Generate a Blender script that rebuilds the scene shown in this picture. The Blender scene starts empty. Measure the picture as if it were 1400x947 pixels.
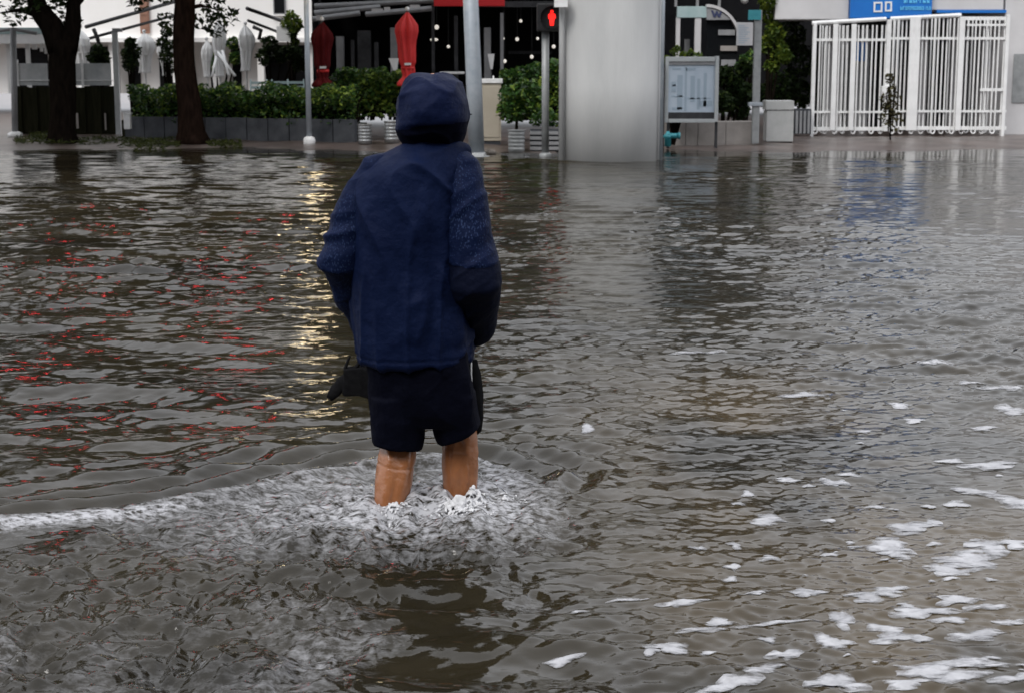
import bpy, bmesh, math, random
import numpy as np
from mathutils import Vector, Matrix

random.seed(7)
RNG = np.random.default_rng(7)
scene = bpy.context.scene
COL = scene.collection
R = math.radians

# ------------------------------------------------------------------ camera
F = 2200.0                      # focal length measured in photo pixels (photo 1400 wide)
PITCH = R(9.888)
CAMH = 1.5
cam_d = bpy.data.cameras.new("camera")
cam = bpy.data.objects.new("camera", cam_d)
COL.objects.link(cam)
cam.location = (0, 0, CAMH)
cam.rotation_euler = (math.pi / 2 - PITCH, 0, 0)
cam_d.sensor_width = 36.0
cam_d.lens = 36.0 * F / 1400.0
cam_d.clip_end = 2000
cam_d.clip_start = 0.05
cam_d.dof.use_dof = True
cam_d.dof.focus_distance = 5.4
cam_d.dof.aperture_fstop = 10
scene.camera = cam

# ------------------------------------------------------------------ sky, sun, exposure
SUN_EL, SUN_AZ = R(48), R(212)          # azimuth clockwise from +Y : behind the camera, a little to the left
world = bpy.data.worlds.new("World")
scene.world = world
world.use_nodes = True
wn, wl = world.node_tree.nodes, world.node_tree.links
wn.clear()
w_out = wn.new("ShaderNodeOutputWorld")
w_bg = wn.new("ShaderNodeBackground")
w_sky = wn.new("ShaderNodeTexSky")
w_sky.sky_type = 'NISHITA'
w_sky.sun_disc = False
w_sky.sun_elevation = SUN_EL
w_sky.sun_rotation = SUN_AZ
w_sky.dust_density = 4.0
w_hs = wn.new("ShaderNodeHueSaturation")
w_hs.inputs['Saturation'].default_value = 0.22
w_hs.inputs['Value'].default_value = 1.0
wl.new(w_sky.outputs[0], w_hs.inputs['Color'])
# overcast: a grey cloud sheet, brighter overhead, laid over the blue sky
w_tc = wn.new("ShaderNodeTexCoord")
w_sep = wn.new("ShaderNodeSeparateXYZ")
wl.new(w_tc.outputs['Generated'], w_sep.inputs[0])
w_rp = wn.new("ShaderNodeValToRGB")
w_rp.color_ramp.elements[0].position = 0.0
w_rp.color_ramp.elements[0].color = (0.46, 0.475, 0.51, 1)
w_rp.color_ramp.elements[1].position = 1.0
w_rp.color_ramp.elements[1].color = (1.0, 1.02, 1.08, 1)
wl.new(w_sep.outputs['Z'], w_rp.inputs[0])
w_mul = wn.new("ShaderNodeVectorMath"); w_mul.operation = 'SCALE'
w_mul.inputs['Scale'].default_value = 15.0
wl.new(w_rp.outputs[0], w_mul.inputs[0])
w_mix = wn.new("ShaderNodeMixRGB"); w_mix.inputs[0].default_value = 0.9
wl.new(w_hs.outputs[0], w_mix.inputs[1]); wl.new(w_mul.outputs[0], w_mix.inputs[2])
wl.new(w_mix.outputs[0], w_bg.inputs[0])
w_bg.inputs[1].default_value = 0.13
wl.new(w_bg.outputs[0], w_out.inputs[0])

sun_d = bpy.data.lights.new("sun", 'SUN')
sun_d.energy = 1.5
sun_d.angle = R(20)
sun_d.color = (1.0, 0.97, 0.93)
sun = bpy.data.objects.new("sun", sun_d)
COL.objects.link(sun)
sd = Vector((math.sin(SUN_AZ) * math.cos(SUN_EL), math.cos(SUN_AZ) * math.cos(SUN_EL), math.sin(SUN_EL)))
sun.rotation_euler = sd.to_track_quat('Z', 'Y').to_euler()

scene.view_settings.view_transform = 'Standard'
scene.view_settings.look = 'None'
scene.view_settings.gamma = 1.0
scene.view_settings.exposure = 0.15
scene.view_settings.use_curve_mapping = False
scene.cycles.max_bounces = 8
scene.cycles.transparent_max_bounces = 8

# ------------------------------------------------------------------ measuring helpers
CT, ST = math.cos(PITCH), math.sin(PITCH)
def at(px, py, Y):
    """world point at distance Y for a spot measured on the photograph"""
    u, v = (px - 700.0) / F, (473.5 - py) / F
    dy, dz = CT + v * ST, -ST + v * CT
    t = Y / dy
    return Vector((u * t, Y, CAMH + dz * t))
def gnd(px, py, z=0.0):
    u, v = (px - 700.0) / F, (473.5 - py) / F
    dy, dz = CT + v * ST, -ST + v * CT
    t = (z - CAMH) / dz
    return Vector((u * t, dy * t, z))
def mpp(Y):
    return (Y * CT + 0.2) / F

# ------------------------------------------------------------------ object helpers
BASE = {}
def props(o, label=None, cat=None, group=None, kind=None):
    if label: o['label'] = label
    if cat: o['category'] = cat
    if group: o['group'] = group
    if kind: o['kind'] = kind
    return o
def thing(name, label, cat, loc, group=None):
    o = bpy.data.objects.new(name, None)
    COL.objects.link(o)
    o.location = loc
    o.empty_display_size = 0.1
    BASE[o.name] = Vector(loc)
    return props(o, label, cat, group)
def link(name, me, mats, parent=None, smooth=None):
    """link a mesh given in world coordinates; children are stored relative to their thing"""
    o = bpy.data.objects.new(name, me)
    COL.objects.link(o)
    for m in (mats if isinstance(mats, (list, tuple)) else [mats]):
        me.materials.append(m)
    b = Vector((0, 0, 0))
    if parent is not None:
        b = BASE[parent.name]
        me.transform(Matrix.Translation(-b))
        o.parent = parent
    BASE[o.name] = b
    if smooth is not None:
        me.polygons.foreach_set('use_smooth', [smooth] * len(me.polygons))
    return o
def add(name, bm, mats, parent=None, smooth=False):
    me = bpy.data.meshes.new(name)
    bm.normal_update()
    bm.to_mesh(me)
    bm.free()
    return link(name, me, mats, parent, smooth)
def copy_tree(o, delta, parent=None):
    """copy of a thing and its parts, moved by delta"""
    c = o.copy()
    COL.objects.link(c)
    if parent is None:
        c.location = Vector(o.location) + Vector(delta)
        BASE[c.name] = BASE[o.name] + Vector(delta)
    else:
        c.parent = parent
        BASE[c.name] = BASE[parent.name]
    for ch in list(o.children):
        copy_tree(ch, delta, c)
    return c

def box(bm, c, s, rz=0.0, bev=0.0, rx=0.0, ry=0.0):
    m = Matrix.Translation(Vector(c)) @ Matrix.Rotation(rz, 4, 'Z') @ Matrix.Rotation(ry, 4, 'Y') @ Matrix.Rotation(rx, 4, 'X')
    r = bmesh.ops.create_cube(bm, size=1.0, matrix=m @ Matrix.Diagonal((s[0], s[1], s[2], 1)))
    if bev > 0:
        es = list({e for v in r['verts'] for e in v.link_edges})
        bmesh.ops.bevel(bm, geom=es, offset=bev, segments=2, affect='EDGES', profile=0.7)
    return bm
def B(c, s, **k):
    return box(bmesh.new(), c, s, **k)
def ring(bm, c, u, v, n, power=2.0):
    vs = []
    for i in range(n):
        a = 2 * math.pi * i / n
        ca, sa = math.cos(a), math.sin(a)
        x = math.copysign(abs(ca) ** (2 / power), ca)
        y = math.copysign(abs(sa) ** (2 / power), sa)
        vs.append(bm.verts.new(Vector(c) + Vector(u) * x + Vector(v) * y))
    return vs
def loft(bm, rings, cap=True):
    for a, b in zip(rings, rings[1:]):
        n = len(a)
        for i in range(n):
            j = (i + 1) % n
            bm.faces.new((a[i], a[j], b[j], b[i]))
    if cap:
        bm.faces.new(list(reversed(rings[0])))
        bm.faces.new(rings[-1])
    return bm
def tube(bm, pts, rad, n=10, flat=1.0, cap=True, ref=None):
    """tube along pts; rad number or list; flat squeezes the second axis"""
    pts = [Vector(p) for p in pts]
    if not isinstance(rad, (list, tuple)):
        rad = [rad] * len(pts)
    rings = []
    prev = Vector(ref) if ref is not None else None
    for i, p in enumerate(pts):
        t = (pts[min(i + 1, len(pts) - 1)] - pts[max(i - 1, 0)]).normalized()
        if prev is None:
            prev = Vector((1, 0, 0)) if abs(t.x) < 0.8 else Vector((0, 1, 0))
        u = (prev - t * prev.dot(t)).normalized()
        v = t.cross(u)
        prev = u
        rings.append(ring(bm, p, u * rad[i], v * rad[i] * flat, n))
    return loft(bm, rings, cap)
def lathe(bm, c, prof, n=20):
    rings = [ring(bm, Vector(c) + Vector((0, 0, z)), (r, 0, 0), (0, r, 0), n) for r, z in prof]
    return loft(bm, rings)
def ball(bm, c, r, seg=16, rings=10, s=(1, 1, 1)):
    bmesh.ops.create_uvsphere(bm, u_segments=seg, v_segments=rings, radius=1.0,
                              matrix=Matrix.Translation(Vector(c)) @ Matrix.Diagonal((r * s[0], r * s[1], r * s[2], 1)))
    return bm
def prism(bm, outline, y0, y1):
    """outline in (x,z), extruded from y0 to y1"""
    a = [bm.verts.new((x, y0, z)) for x, z in outline]
    b = [bm.verts.new((x, y1, z)) for x, z in outline]
    n = len(a)
    bm.faces.new(a); bm.faces.new(list(reversed(b)))
    for i in range(n):
        j = (i + 1) % n
        bm.faces.new((a[j], a[i], b[i], b[j]))
    bmesh.ops.recalc_face_normals(bm, faces=bm.faces[:])
    return bm

# ------------------------------------------------------------------ lattice noise (numpy)
TAB = RNG.uniform(-1, 1, (256, 256)).astype(np.float32)
TAB3 = RNG.uniform(-1, 1, (64, 64, 64)).astype(np.float32)
def noise2(x, y, seed=0):
    x = x + seed * 17.31; y = y + seed * 9.77
    xi = np.floor(x).astype(np.int64); yi = np.floor(y).astype(np.int64)
    fx = x - xi; fy = y - yi
    fx = fx * fx * fx * (fx * (fx * 6 - 15) + 10); fy = fy * fy * fy * (fy * (fy * 6 - 15) + 10)
    x0, x1, y0, y1 = xi & 255, (xi + 1) & 255, yi & 255, (yi + 1) & 255
    return (TAB[x0, y0] * (1 - fx) + TAB[x1, y0] * fx) * (1 - fy) + (TAB[x0, y1] * (1 - fx) + TAB[x1, y1] * fx) * fy
def noise3(p, s, seed=0):
    q = p * np.asarray(s) + seed * 7.13
    i = np.floor(q).astype(np.int64); f = q - i
    f = f * f * (3 - 2 * f)
    i0 = i & 63; i1 = (i + 1) & 63
    r = 0
    for a in (0, 1):
        for b in (0, 1):
            for c in (0, 1):
                w = (f[:, 0] if a else 1 - f[:, 0]) * (f[:, 1] if b else 1 - f[:, 1]) * (f[:, 2] if c else 1 - f[:, 2])
                r = r + w * TAB3[(i1 if a else i0)[:, 0], (i1 if b else i0)[:, 1], (i1 if c else i0)[:, 2]]
    return r
def sstep(a, b, x):
    t = np.clip((x - a) / (b - a), 0, 1)
    return t * t * (3 - 2 * t)

# ------------------------------------------------------------------ materials
def mat(name, col, rough=0.6, col2=None, scale=4.0, bump=0.0, bscale=None, metal=0.0, spec=0.5, detail=5.0, stretch=(1, 1, 1), coat=0.0):
    m = bpy.data.materials.new(name)
    m.use_nodes = True
    nt = m.node_tree; N, L = nt.nodes, nt.links
    p = N['Principled BSDF']
    p.inputs['Roughness'].default_value = rough
    p.inputs['Metallic'].default_value = metal
    if max(col) < 0.13 and rough > 0.45 and spec == 0.5: spec = 0.10
    p.inputs['Specular IOR Level'].default_value = spec
    p.inputs['Coat Weight'].default_value = coat
    p.inputs['Coat Roughness'].default_value = 0.15
    p.inputs['Base Color'].default_value = (*col, 1)
    tc = N.new('ShaderNodeTexCoord')
    mp = N.new('ShaderNodeMapping')
    mp.inputs['Scale'].default_value = stretch
    L.new(tc.outputs['Object'], mp.inputs['Vector'])
    if col2 is not None:
        nz = N.new('ShaderNodeTexNoise')
        nz.inputs['Scale'].default_value = scale
        nz.inputs['Detail'].default_value = detail
        nz.inputs['Roughness'].default_value = 0.62
        L.new(mp.outputs[0], nz.inputs['Vector'])
        rp = N.new('ShaderNodeValToRGB')
        rp.color_ramp.elements[0].position = 0.32
        rp.color_ramp.elements[1].position = 0.68
        rp.color_ramp.elements[0].color = (*col, 1)
        rp.color_ramp.elements[1].color = (*col2, 1)
        L.new(nz.outputs['Fac'], rp.inputs[0])
        L.new(rp.outputs[0], p.inputs['Base Color'])
    if bump > 0:
        nb = N.new('ShaderNodeTexNoise')
        nb.inputs['Scale'].default_value = bscale or scale * 4
        nb.inputs['Detail'].default_value = 4
        L.new(mp.outputs[0], nb.inputs['Vector'])
        bp = N.new('ShaderNodeBump')
        bp.inputs['Strength'].default_value = bump
        bp.inputs['Distance'].default_value = 0.01
        L.new(nb.outputs['Fac'], bp.inputs['Height'])
        L.new(bp.outputs[0], p.inputs['Normal'])
    return m
def emit(name, col, strength, base=(0.8, 0.8, 0.8)):
    m = mat(name, base, 0.4)
    p = m.node_tree.nodes['Principled BSDF']
    p.inputs['Emission Color'].default_value = (*col, 1)
    p.inputs['Emission Strength'].default_value = strength
    return m
def leaf_mat(name, dark, mid, light, rough=0.38):
    m = bpy.data.materials.new(name)
    m.use_nodes = True
    N, L = m.node_tree.nodes, m.node_tree.links
    p = N['Principled BSDF']
    p.inputs['Roughness'].default_value = rough
    p.inputs['Specular IOR Level'].default_value = 0.25 if max(mid) > 0.06 else 0.06
    a = N.new('ShaderNodeAttribute'); a.attribute_name = 'tone'
    rp = N.new('ShaderNodeValToRGB')
    rp.color_ramp.elements[0].color = (*dark, 1)
    rp.color_ramp.elements[1].color = (*light, 1)
    e = rp.color_ramp.elements.new(0.55); e.color = (*mid, 1)
    L.new(a.outputs['Fac'], rp.inputs[0])
    L.new(rp.outputs[0], p.inputs['Base Color'])
    tr = N.new('ShaderNodeBsdfTranslucent')
    L.new(rp.outputs[0], tr.inputs['Color'])
    mx = N.new('ShaderNodeMixShader'); mx.inputs[0].default_value = 0.25
    L.new(p.outputs[0], mx.inputs[1]); L.new(tr.outputs[0], mx.inputs[2])
    L.new(mx.outputs[0], N['Material Output'].inputs['Surface'])
    return m

M = {}
M['road'] = mat('wet asphalt under water', (0.045, 0.04, 0.033), 0.5, (0.065, 0.058, 0.046), 3, 0.3)
M['pave'] = mat('wet brick paving', (0.045, 0.033, 0.028), 0.30, (0.13, 0.10, 0.088), 1.3, 0.6, 25)
M['grass'] = leaf_mat('verge grass', (0.02, 0.03, 0.008), (0.05, 0.06, 0.018), (0.09, 0.10, 0.03))
M['concrete'] = mat('grey concrete', (0.42, 0.425, 0.42), 0.75, (0.54, 0.54, 0.53), 1.2, 0.25, 40, stretch=(1, 1, 0.25))
M['concrete_dark'] = mat('weathered concrete', (0.035, 0.038, 0.043), 0.8, (0.075, 0.079, 0.086), 3, 0.3, 40)
M['wallstone'] = mat('pale low wall concrete', (0.24, 0.22, 0.20), 0.75, (0.34, 0.31, 0.285), 3, 0.3, 40)
M['galv'] = mat('galvanised steel', (0.30, 0.34, 0.38), 0.45, (0.40, 0.43, 0.46), 6, 0.05, 40, metal=0.25)
M['galv_dark'] = mat('stained steel', (0.22, 0.23, 0.23), 0.5, (0.34, 0.35, 0.35), 5, 0.1, 40, metal=0.2)
M['keg'] = mat('ribbed steel drum', (0.25, 0.26, 0.26), 0.38, (0.4, 0.4, 0.4), 6, 0.1, 30, metal=0.7)
M['white'] = mat('white paint', (0.66, 0.66, 0.65), 0.5, (0.80, 0.80, 0.79), 3)
M['offwhite'] = mat('aged white paint', (0.62, 0.62, 0.61), 0.5, (0.78, 0.78, 0.77), 8, 0.1, 60)
M['plaster'] = mat('white plaster', (0.82, 0.80, 0.77), 0.85, (0.86, 0.85, 0.83), 1.0, 0.1, 20)
M['greywhite'] = mat('grey white panel', (0.50, 0.49, 0.49), 0.5, (0.58, 0.57, 0.57), 1.5)
M['cloth_white'] = mat('white parasol cloth', (0.74, 0.74, 0.73), 0.9, (0.84, 0.84, 0.83), 4)
M['cloth_red'] = mat('red parasol cloth', (0.42, 0.012, 0.012), 0.7, (0.55, 0.02, 0.018), 5)
M['cloth_darkred'] = mat('dark red parasol cloth', (0.05, 0.004, 0.005), 0.8, (0.085, 0.006, 0.007), 5)
M['sign_red'] = mat('red sign face', (0.55, 0.015, 0.02), 0.4)
M['black'] = mat('black plastic', (0.012, 0.012, 0.013), 0.4)
M['blackcloth'] = mat('black nylon', (0.008, 0.008, 0.009), 0.55, (0.014, 0.014, 0.015), 30, 0.2, 120)
M['darkmetal'] = mat('dark grey metal', (0.03, 0.031, 0.033), 0.5, (0.06, 0.06, 0.063), 4)
M['midmetal'] = mat('mid grey metal', (0.20, 0.205, 0.21), 0.5, (0.28, 0.28, 0.285), 4)
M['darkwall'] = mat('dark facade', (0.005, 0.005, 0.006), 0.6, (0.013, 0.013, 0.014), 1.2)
M['darkwood'] = mat('dark timber', (0.010, 0.011, 0.006), 0.8, (0.022, 0.021, 0.013), 3, 0.3, 30, stretch=(6, 6, 0.6))
M['glassdark'] = mat('dark window glass', (0.006, 0.007, 0.008), 0.12, (0.012, 0.013, 0.014), 0.7)
M['glasspale'] = mat('pale wind screen glass', (0.32, 0.34, 0.34), 0.15, (0.52, 0.53, 0.53), 2.5)
M['beige'] = mat('beige cabinet paint', (0.36, 0.32, 0.25), 0.55, (0.42, 0.375, 0.30), 2, 0.05, 40)
M['binpaint'] = mat('pale grey bin paint', (0.38, 0.385, 0.37), 0.55, (0.47, 0.47, 0.455), 4)
M['brownshutter'] = mat('brown shutter', (0.22, 0.11, 0.07), 0.6, (0.30, 0.16, 0.11), 4)
M['teal'] = mat('teal paint', (0.03, 0.22, 0.26), 0.5, (0.05, 0.30, 0.34), 8)
M['tealpale'] = mat('pale teal panel', (0.30, 0.42, 0.42), 0.5, (0.40, 0.50, 0.50), 4)
M['blue'] = mat('blue sign face', (0.008, 0.13, 0.46), 0.4, (0.01, 0.16, 0.52), 2)
M['lightblue'] = mat('light blue print', (0.12, 0.50, 0.80), 0.5)
M['navyprint'] = mat('navy print', (0.05, 0.06, 0.12), 0.5)
M['mapface'] = mat('map print', (0.42, 0.50, 0.58), 0.35, (0.50, 0.57, 0.64), 5)
M['mapink'] = mat('map ink', (0.34, 0.42, 0.49), 0.4)
M['aluminium'] = mat('aluminium frame', (0.45, 0.48, 0.48), 0.4, (0.55, 0.57, 0.57), 5, metal=0.3)
M['bark'] = mat('wet bark', (0.004, 0.0032, 0.0026), 0.9, (0.012, 0.009, 0.007), 6, 0.9, 22, stretch=(3, 3, 0.7))
M['bark2'] = mat('wet reddish bark', (0.006, 0.004, 0.003), 0.9, (0.020, 0.012, 0.009), 6, 0.9, 22, stretch=(3, 3, 0.7))
M['stem'] = mat('green stem', (0.05, 0.045, 0.02), 0.7)
M['leaf'] = leaf_mat('hedge leaf', (0.010, 0.028, 0.007), (0.040, 0.10, 0.018), (0.26, 0.34, 0.05))
M['leafdark'] = leaf_mat('dark leaf', (0.008, 0.016, 0.006), (0.018, 0.032, 0.010), (0.05, 0.07, 0.018))
M['leafyellow'] = leaf_mat('yellow green leaf', (0.03, 0.06, 0.012), (0.09, 0.14, 0.02), (0.22, 0.26, 0.03))
M['leafbrown'] = leaf_mat('brown leaf', (0.03, 0.024, 0.014), (0.055, 0.048, 0.024), (0.11, 0.10, 0.04))
M['lampwarm'] = emit('warm lamp glass', (1.0, 0.78, 0.45), 17)
M['bulb'] = emit('small bulb', (1.0, 0.93, 0.82), 0.6)
M['redlamp'] = emit('red signal lamp', (1.0, 0.04, 0.06), 30, (0.4, 0.02, 0.02))
M['redman'] = emit('red figure lamp', (1.0, 0.015, 0.01), 1.6, (0.4, 0.02, 0.02))
M['stone'] = mat('brown stone', (0.13, 0.11, 0.09), 0.8, (0.24, 0.21, 0.18), 12, 0.5, 30)

for k_ in ('bark', 'bark2', 'darkwood', 'blackcloth'): M[k_].node_tree.nodes['Principled BSDF'].inputs['Specular IOR Level'].default_value = 0.0
# skin
M['skin'] = mat('wet tanned skin', (0.21, 0.080, 0.031), 0.24, (0.30, 0.122, 0.052), 7, 0.25, 60)
M['skin'].node_tree.nodes['Principled BSDF'].inputs['Subsurface Weight'].default_value = 0.05

def cloth(name, a, b, rough, fleck=None, fscale=150.0, sheen=0.0):
    """raincoat cloth: base noise, weave bump, optional paler flecks"""
    m = mat(name, a, rough, b, 3.5, 0.0)
    nt = m.node_tree; N, L = nt.nodes, nt.links
    p = N['Principled BSDF']
    tc = [n for n in N if n.type == 'TEX_COORD'][0]
    nb = N.new('ShaderNodeTexNoise'); nb.inputs['Scale'].default_value = 500; nb.inputs['Detail'].default_value = 1
    L.new(tc.outputs['Object'], nb.inputs['Vector'])
    nb2 = N.new('ShaderNodeTexNoise'); nb2.inputs['Scale'].default_value = 22; nb2.inputs['Detail'].default_value = 6
    L.new(tc.outputs['Object'], nb2.inputs['Vector'])
    ad = N.new('ShaderNodeMath'); ad.operation = 'MULTIPLY_ADD'; ad.inputs[1].default_value = 9.0
    L.new(nb2.outputs['Fac'], ad.inputs[0]); L.new(nb.outputs['Fac'], ad.inputs[2])
    bp = N.new('ShaderNodeBump'); bp.inputs['Strength'].default_value = 0.4; bp.inputs['Distance'].default_value = 0.003
    L.new(ad.outputs[0], bp.inputs['Height']); L.new(bp.outputs[0], p.inputs['Normal'])
    p.inputs['Sheen Weight'].default_value = sheen
    p.inputs['Specular IOR Level'].default_value = 0.04
    if fleck:
        mp = N.new('ShaderNodeMapping'); mp.inputs['Rotation'].default_value = (0, R(50), 0); mp.inputs['Scale'].default_value = (1, 1, 0.45)
        L.new(tc.outputs['Object'], mp.inputs[0])
        v = N.new('ShaderNodeTexVoronoi'); v.inputs['Scale'].default_value = fscale
        L.new(mp.outputs[0], v.inputs['Vector'])
        n3 = N.new('ShaderNodeTexNoise'); n3.inputs['Scale'].default_value = 9
        L.new(tc.outputs['Object'], n3.inputs['Vector'])
        ml = N.new('ShaderNodeMath'); ml.operation = 'MULTIPLY_ADD'; ml.inputs[1].default_value = 0.55; ml.inputs[2].default_value = 0.0
        L.new(n3.outputs['Fac'], ml.inputs[0])
        lt = N.new('ShaderNodeMath'); lt.operation = 'LESS_THAN'
        L.new(v.outputs['Distance'], lt.inputs[0]); L.new(ml.outputs[0], lt.inputs[1])
        src = p.inputs['Base Color'].links[0].from_socket
        mx = N.new('ShaderNodeMixRGB'); mx.inputs[2].default_value = (*fleck, 1)
        L.new(lt.outputs[0], mx.inputs[0]); L.new(src, mx.inputs[1]); L.new(mx.outputs[0], p.inputs['Base Color'])
    return m
M['jacket'] = cloth('navy rain cloth', (0.0030, 0.0062, 0.024), (0.0058, 0.0112, 0.038), 0.5)
M['sleeve'] = cloth('flecked navy cloth', (0.0030, 0.0062, 0.024), (0.0058, 0.0112, 0.038), 0.5, fleck=(0.018, 0.030, 0.075), fscale=170)
M['sleevelow'] = cloth('black navy lower sleeve cloth', (0.003, 0.0045, 0.013), (0.005, 0.007, 0.019), 0.6)
M['hood'] = cloth('darker navy hood cloth', (0.003, 0.0055, 0.022), (0.006, 0.0105, 0.036), 0.5)
M['hood_shade'] = cloth('painted shade hood cloth', (0.0022, 0.003, 0.009), (0.0035, 0.0045, 0.014), 0.8)  # near-black colour puts the shade of the hood's underside into the cloth
M['shorts'] = cloth('dark navy shorts cloth', (0.0016, 0.0019, 0.0055), (0.0026, 0.0032, 0.0085), 0.75)

# ------------------------------------------------------------------ foliage
def leaves(pts, size, seed=0, up=0.35, aspect=0.55, tone_fn=None, droop=0.0):
    """one mesh of folded leaf quads round the given points; attribute tone varies per leaf"""
    rg = np.random.default_rng(seed)
    pts = np.asarray(pts, dtype=np.float64); n = len(pts)
    d = rg.normal(size=(n, 3)); d[:, 2] *= 0.6; d[:, 2] -= droop
    d /= np.linalg.norm(d, axis=1)[:, None]
    size = np.asarray(size).reshape(-1, 1) if np.ndim(size) else size
    nn = rg.normal(size=(n, 3)); nn[:, 2] += up * 3
    s = np.cross(d, nn); s /= np.linalg.norm(s, axis=1)[:, None] + 1e-9
    nrm = np.cross(s, d)
    L = size * rg.uniform(0.6, 1.35, n)[:, None]
    W = L * aspect
    a = pts - d * L * 0.5; b = pts + s * W * 0.5 + nrm * L * 0.1; c = pts + d * L * 0.5 - nrm * L * 0.06; e = pts - s * W * 0.5 + nrm * L * 0.1
    V = np.stack([a, b, c, e], axis=1).reshape(-1, 3)
    me = bpy.data.meshes.new('leaves')
    me.vertices.add(4 * n); me.vertices.foreach_set('co', V.ravel().astype(np.float32))
    base = np.arange(n) * 4
    tri = np.stack([base, base + 1, base + 2, base, base + 2, base + 3], axis=1).ravel()
    me.loops.add(6 * n); me.loops.foreach_set('vertex_index', tri.astype(np.int32))
    me.polygons.add(2 * n)
    me.polygons.foreach_set('loop_start', (np.arange(2 * n) * 3).astype(np.int32))
    at_ = me.attributes.new('tone', 'FLOAT', 'POINT')
    t = np.clip(rg.normal(0.45, 0.25, n), 0, 1)
    if tone_fn is not None: t = np.clip(t + tone_fn(pts), 0, 1)
    at_.data.foreach_set('value', np.repeat(t, 4).astype(np.float32))
    me.update(); me.validate()
    return me
def clump_points(centres, radii, n, seed=0, squash=0.8):
    rg = np.random.default_rng(seed)
    c = np.asarray(centres); k = rg.integers(0, len(c), n)
    d = rg.normal(size=(n, 3)); d /= np.linalg.norm(d, axis=1)[:, None]
    r = rg.uniform(0.35, 1.0, n) ** 0.5
    rr = np.asarray(radii)[k] * r
    p = c[k] + d * rr[:, None] * np.array([1, 1, squash])
    return p
def hedge_points(p0, p1, z0, z1, depth, n, seed=0):
    """points through a long uneven box hedge, denser near the surface"""
    rg = np.random.default_rng(seed)
    t = rg.uniform(0, 1, n); h = rg.uniform(0, 1, n) ** 0.7; w = rg.uniform(-0.5, 0.5, n)
    L = math.hypot(p1[0] - p0[0], p1[1] - p0[1])
    top = z1 + 0.16 * noise2(t * L * 2.2, np.full(n, 3.3), seed) + 0.08 * noise2(t * L * 6, np.full(n, 8.3), seed + 1)
    z = z0 + (top - z0) * h
    bulge = 0.12 * noise2(t * L * 3, h * 4, seed + 2)
    w = w - 0.22 * sstep(0.45, 0.8, h) * (w < 0)
    x = p0[0] + (p1[0] - p0[0]) * t; y = p0[1] + (p1[1] - p0[1]) * t + w * depth + bulge * np.sign(w)
    return np.stack([x, y, z], axis=1)

# ================================================================== the setting
# road bed, pavement
def sheet(name, xs, ys, zf, m):
    bm = bmesh.new()
    g = [[bm.verts.new((x, y, zf(x, y))) for x in xs] for y in ys]
    for j in range(len(ys) - 1):
        for i in range(len(xs) - 1):
            bm.faces.new((g[j][i], g[j][i + 1], g[j + 1][i + 1], g[j + 1][i]))
    return add(name, bm, m, None, True)
road = sheet('road', [-400, -40, -10, 0, 10, 40, 400], [-400, -10, 0, 10, 27.8], lambda x, y: -0.30, M['road'])
props(road, kind='structure')
def pave_z(x, y):
    edge = 28.4 + 0.35 * math.sin(x * 0.9) + 0.25 * math.sin(x * 2.3 + 1) - (0.9 if -2.2 < x < 1.0 else 0.0) + (0.6 if x < -3 else 0)
    k = min(1, max(0, (y - (edge - 0.5)) / 3.2))
    return -0.03 + 0.09 * k + 0.006 * math.sin(x * 5.1 + y * 3.3) + 0.006 * math.sin(x * 3.3 - y * 4.7)
xs = [-400, -60, -25] + [(-14 + i * 0.25) for i in range(113)] + [25, 60, 400]
ys = [27.8 + 0.15 * i for i in range(40)] + [35, 40, 60, 120, 600]
pave = sheet('pavement', xs, ys, lambda x, y: pave_z(x, y) if y < 34 else 0.06, M['pave'])
props(pave, kind='structure')
kerb = add('kerb', B((0, 27.72, -0.165), (800, 0.16, 0.26)), M['concrete_dark']); props(kerb, kind='structure')

# ------------------------------------------------------------------ water
PX, PY = gnd(580, 686).x, gnd(580, 686).y          # where the person wades
LEG_L, LEG_R = gnd(533, 694), gnd(630, 682)
rgw = np.random.default_rng(11)
def wave_set(n, lmin, lmax, mean, spread, slope, seed):
    r = np.random.default_rng(seed)
    lam = np.exp(r.uniform(np.log(lmin), np.log(lmax), n))
    ang = mean + r.normal(0, spread, n)
    k = 2 * np.pi / lam
    a = slope / k * r.uniform(0.5, 1.4, n) * (2.0 / n) ** 0.5
    return k * np.cos(ang), k * np.sin(ang), a, r.uniform(0, 2 * np.pi, n)
W_MAIN = wave_set(34, 0.24, 0.70, R(-97), 0.26, 0.20, 1)
W_CHOP = wave_set(56, 0.075, 0.34, R(-88), 0.5, 0.23, 2)
W_TINY = wave_set(30, 0.032, 0.065, R(-92), 0.8, 0.16, 4)
W_FINE = wave_set(30, 0.045, 0.11, R(-92), 0.8, 0.22, 3)
def waves(ws, x, y):
    h = np.zeros_like(x)
    for kx, ky, a, p in zip(*ws):
        h += a * np.sin(kx * x + ky * y + p)
    return h
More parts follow.
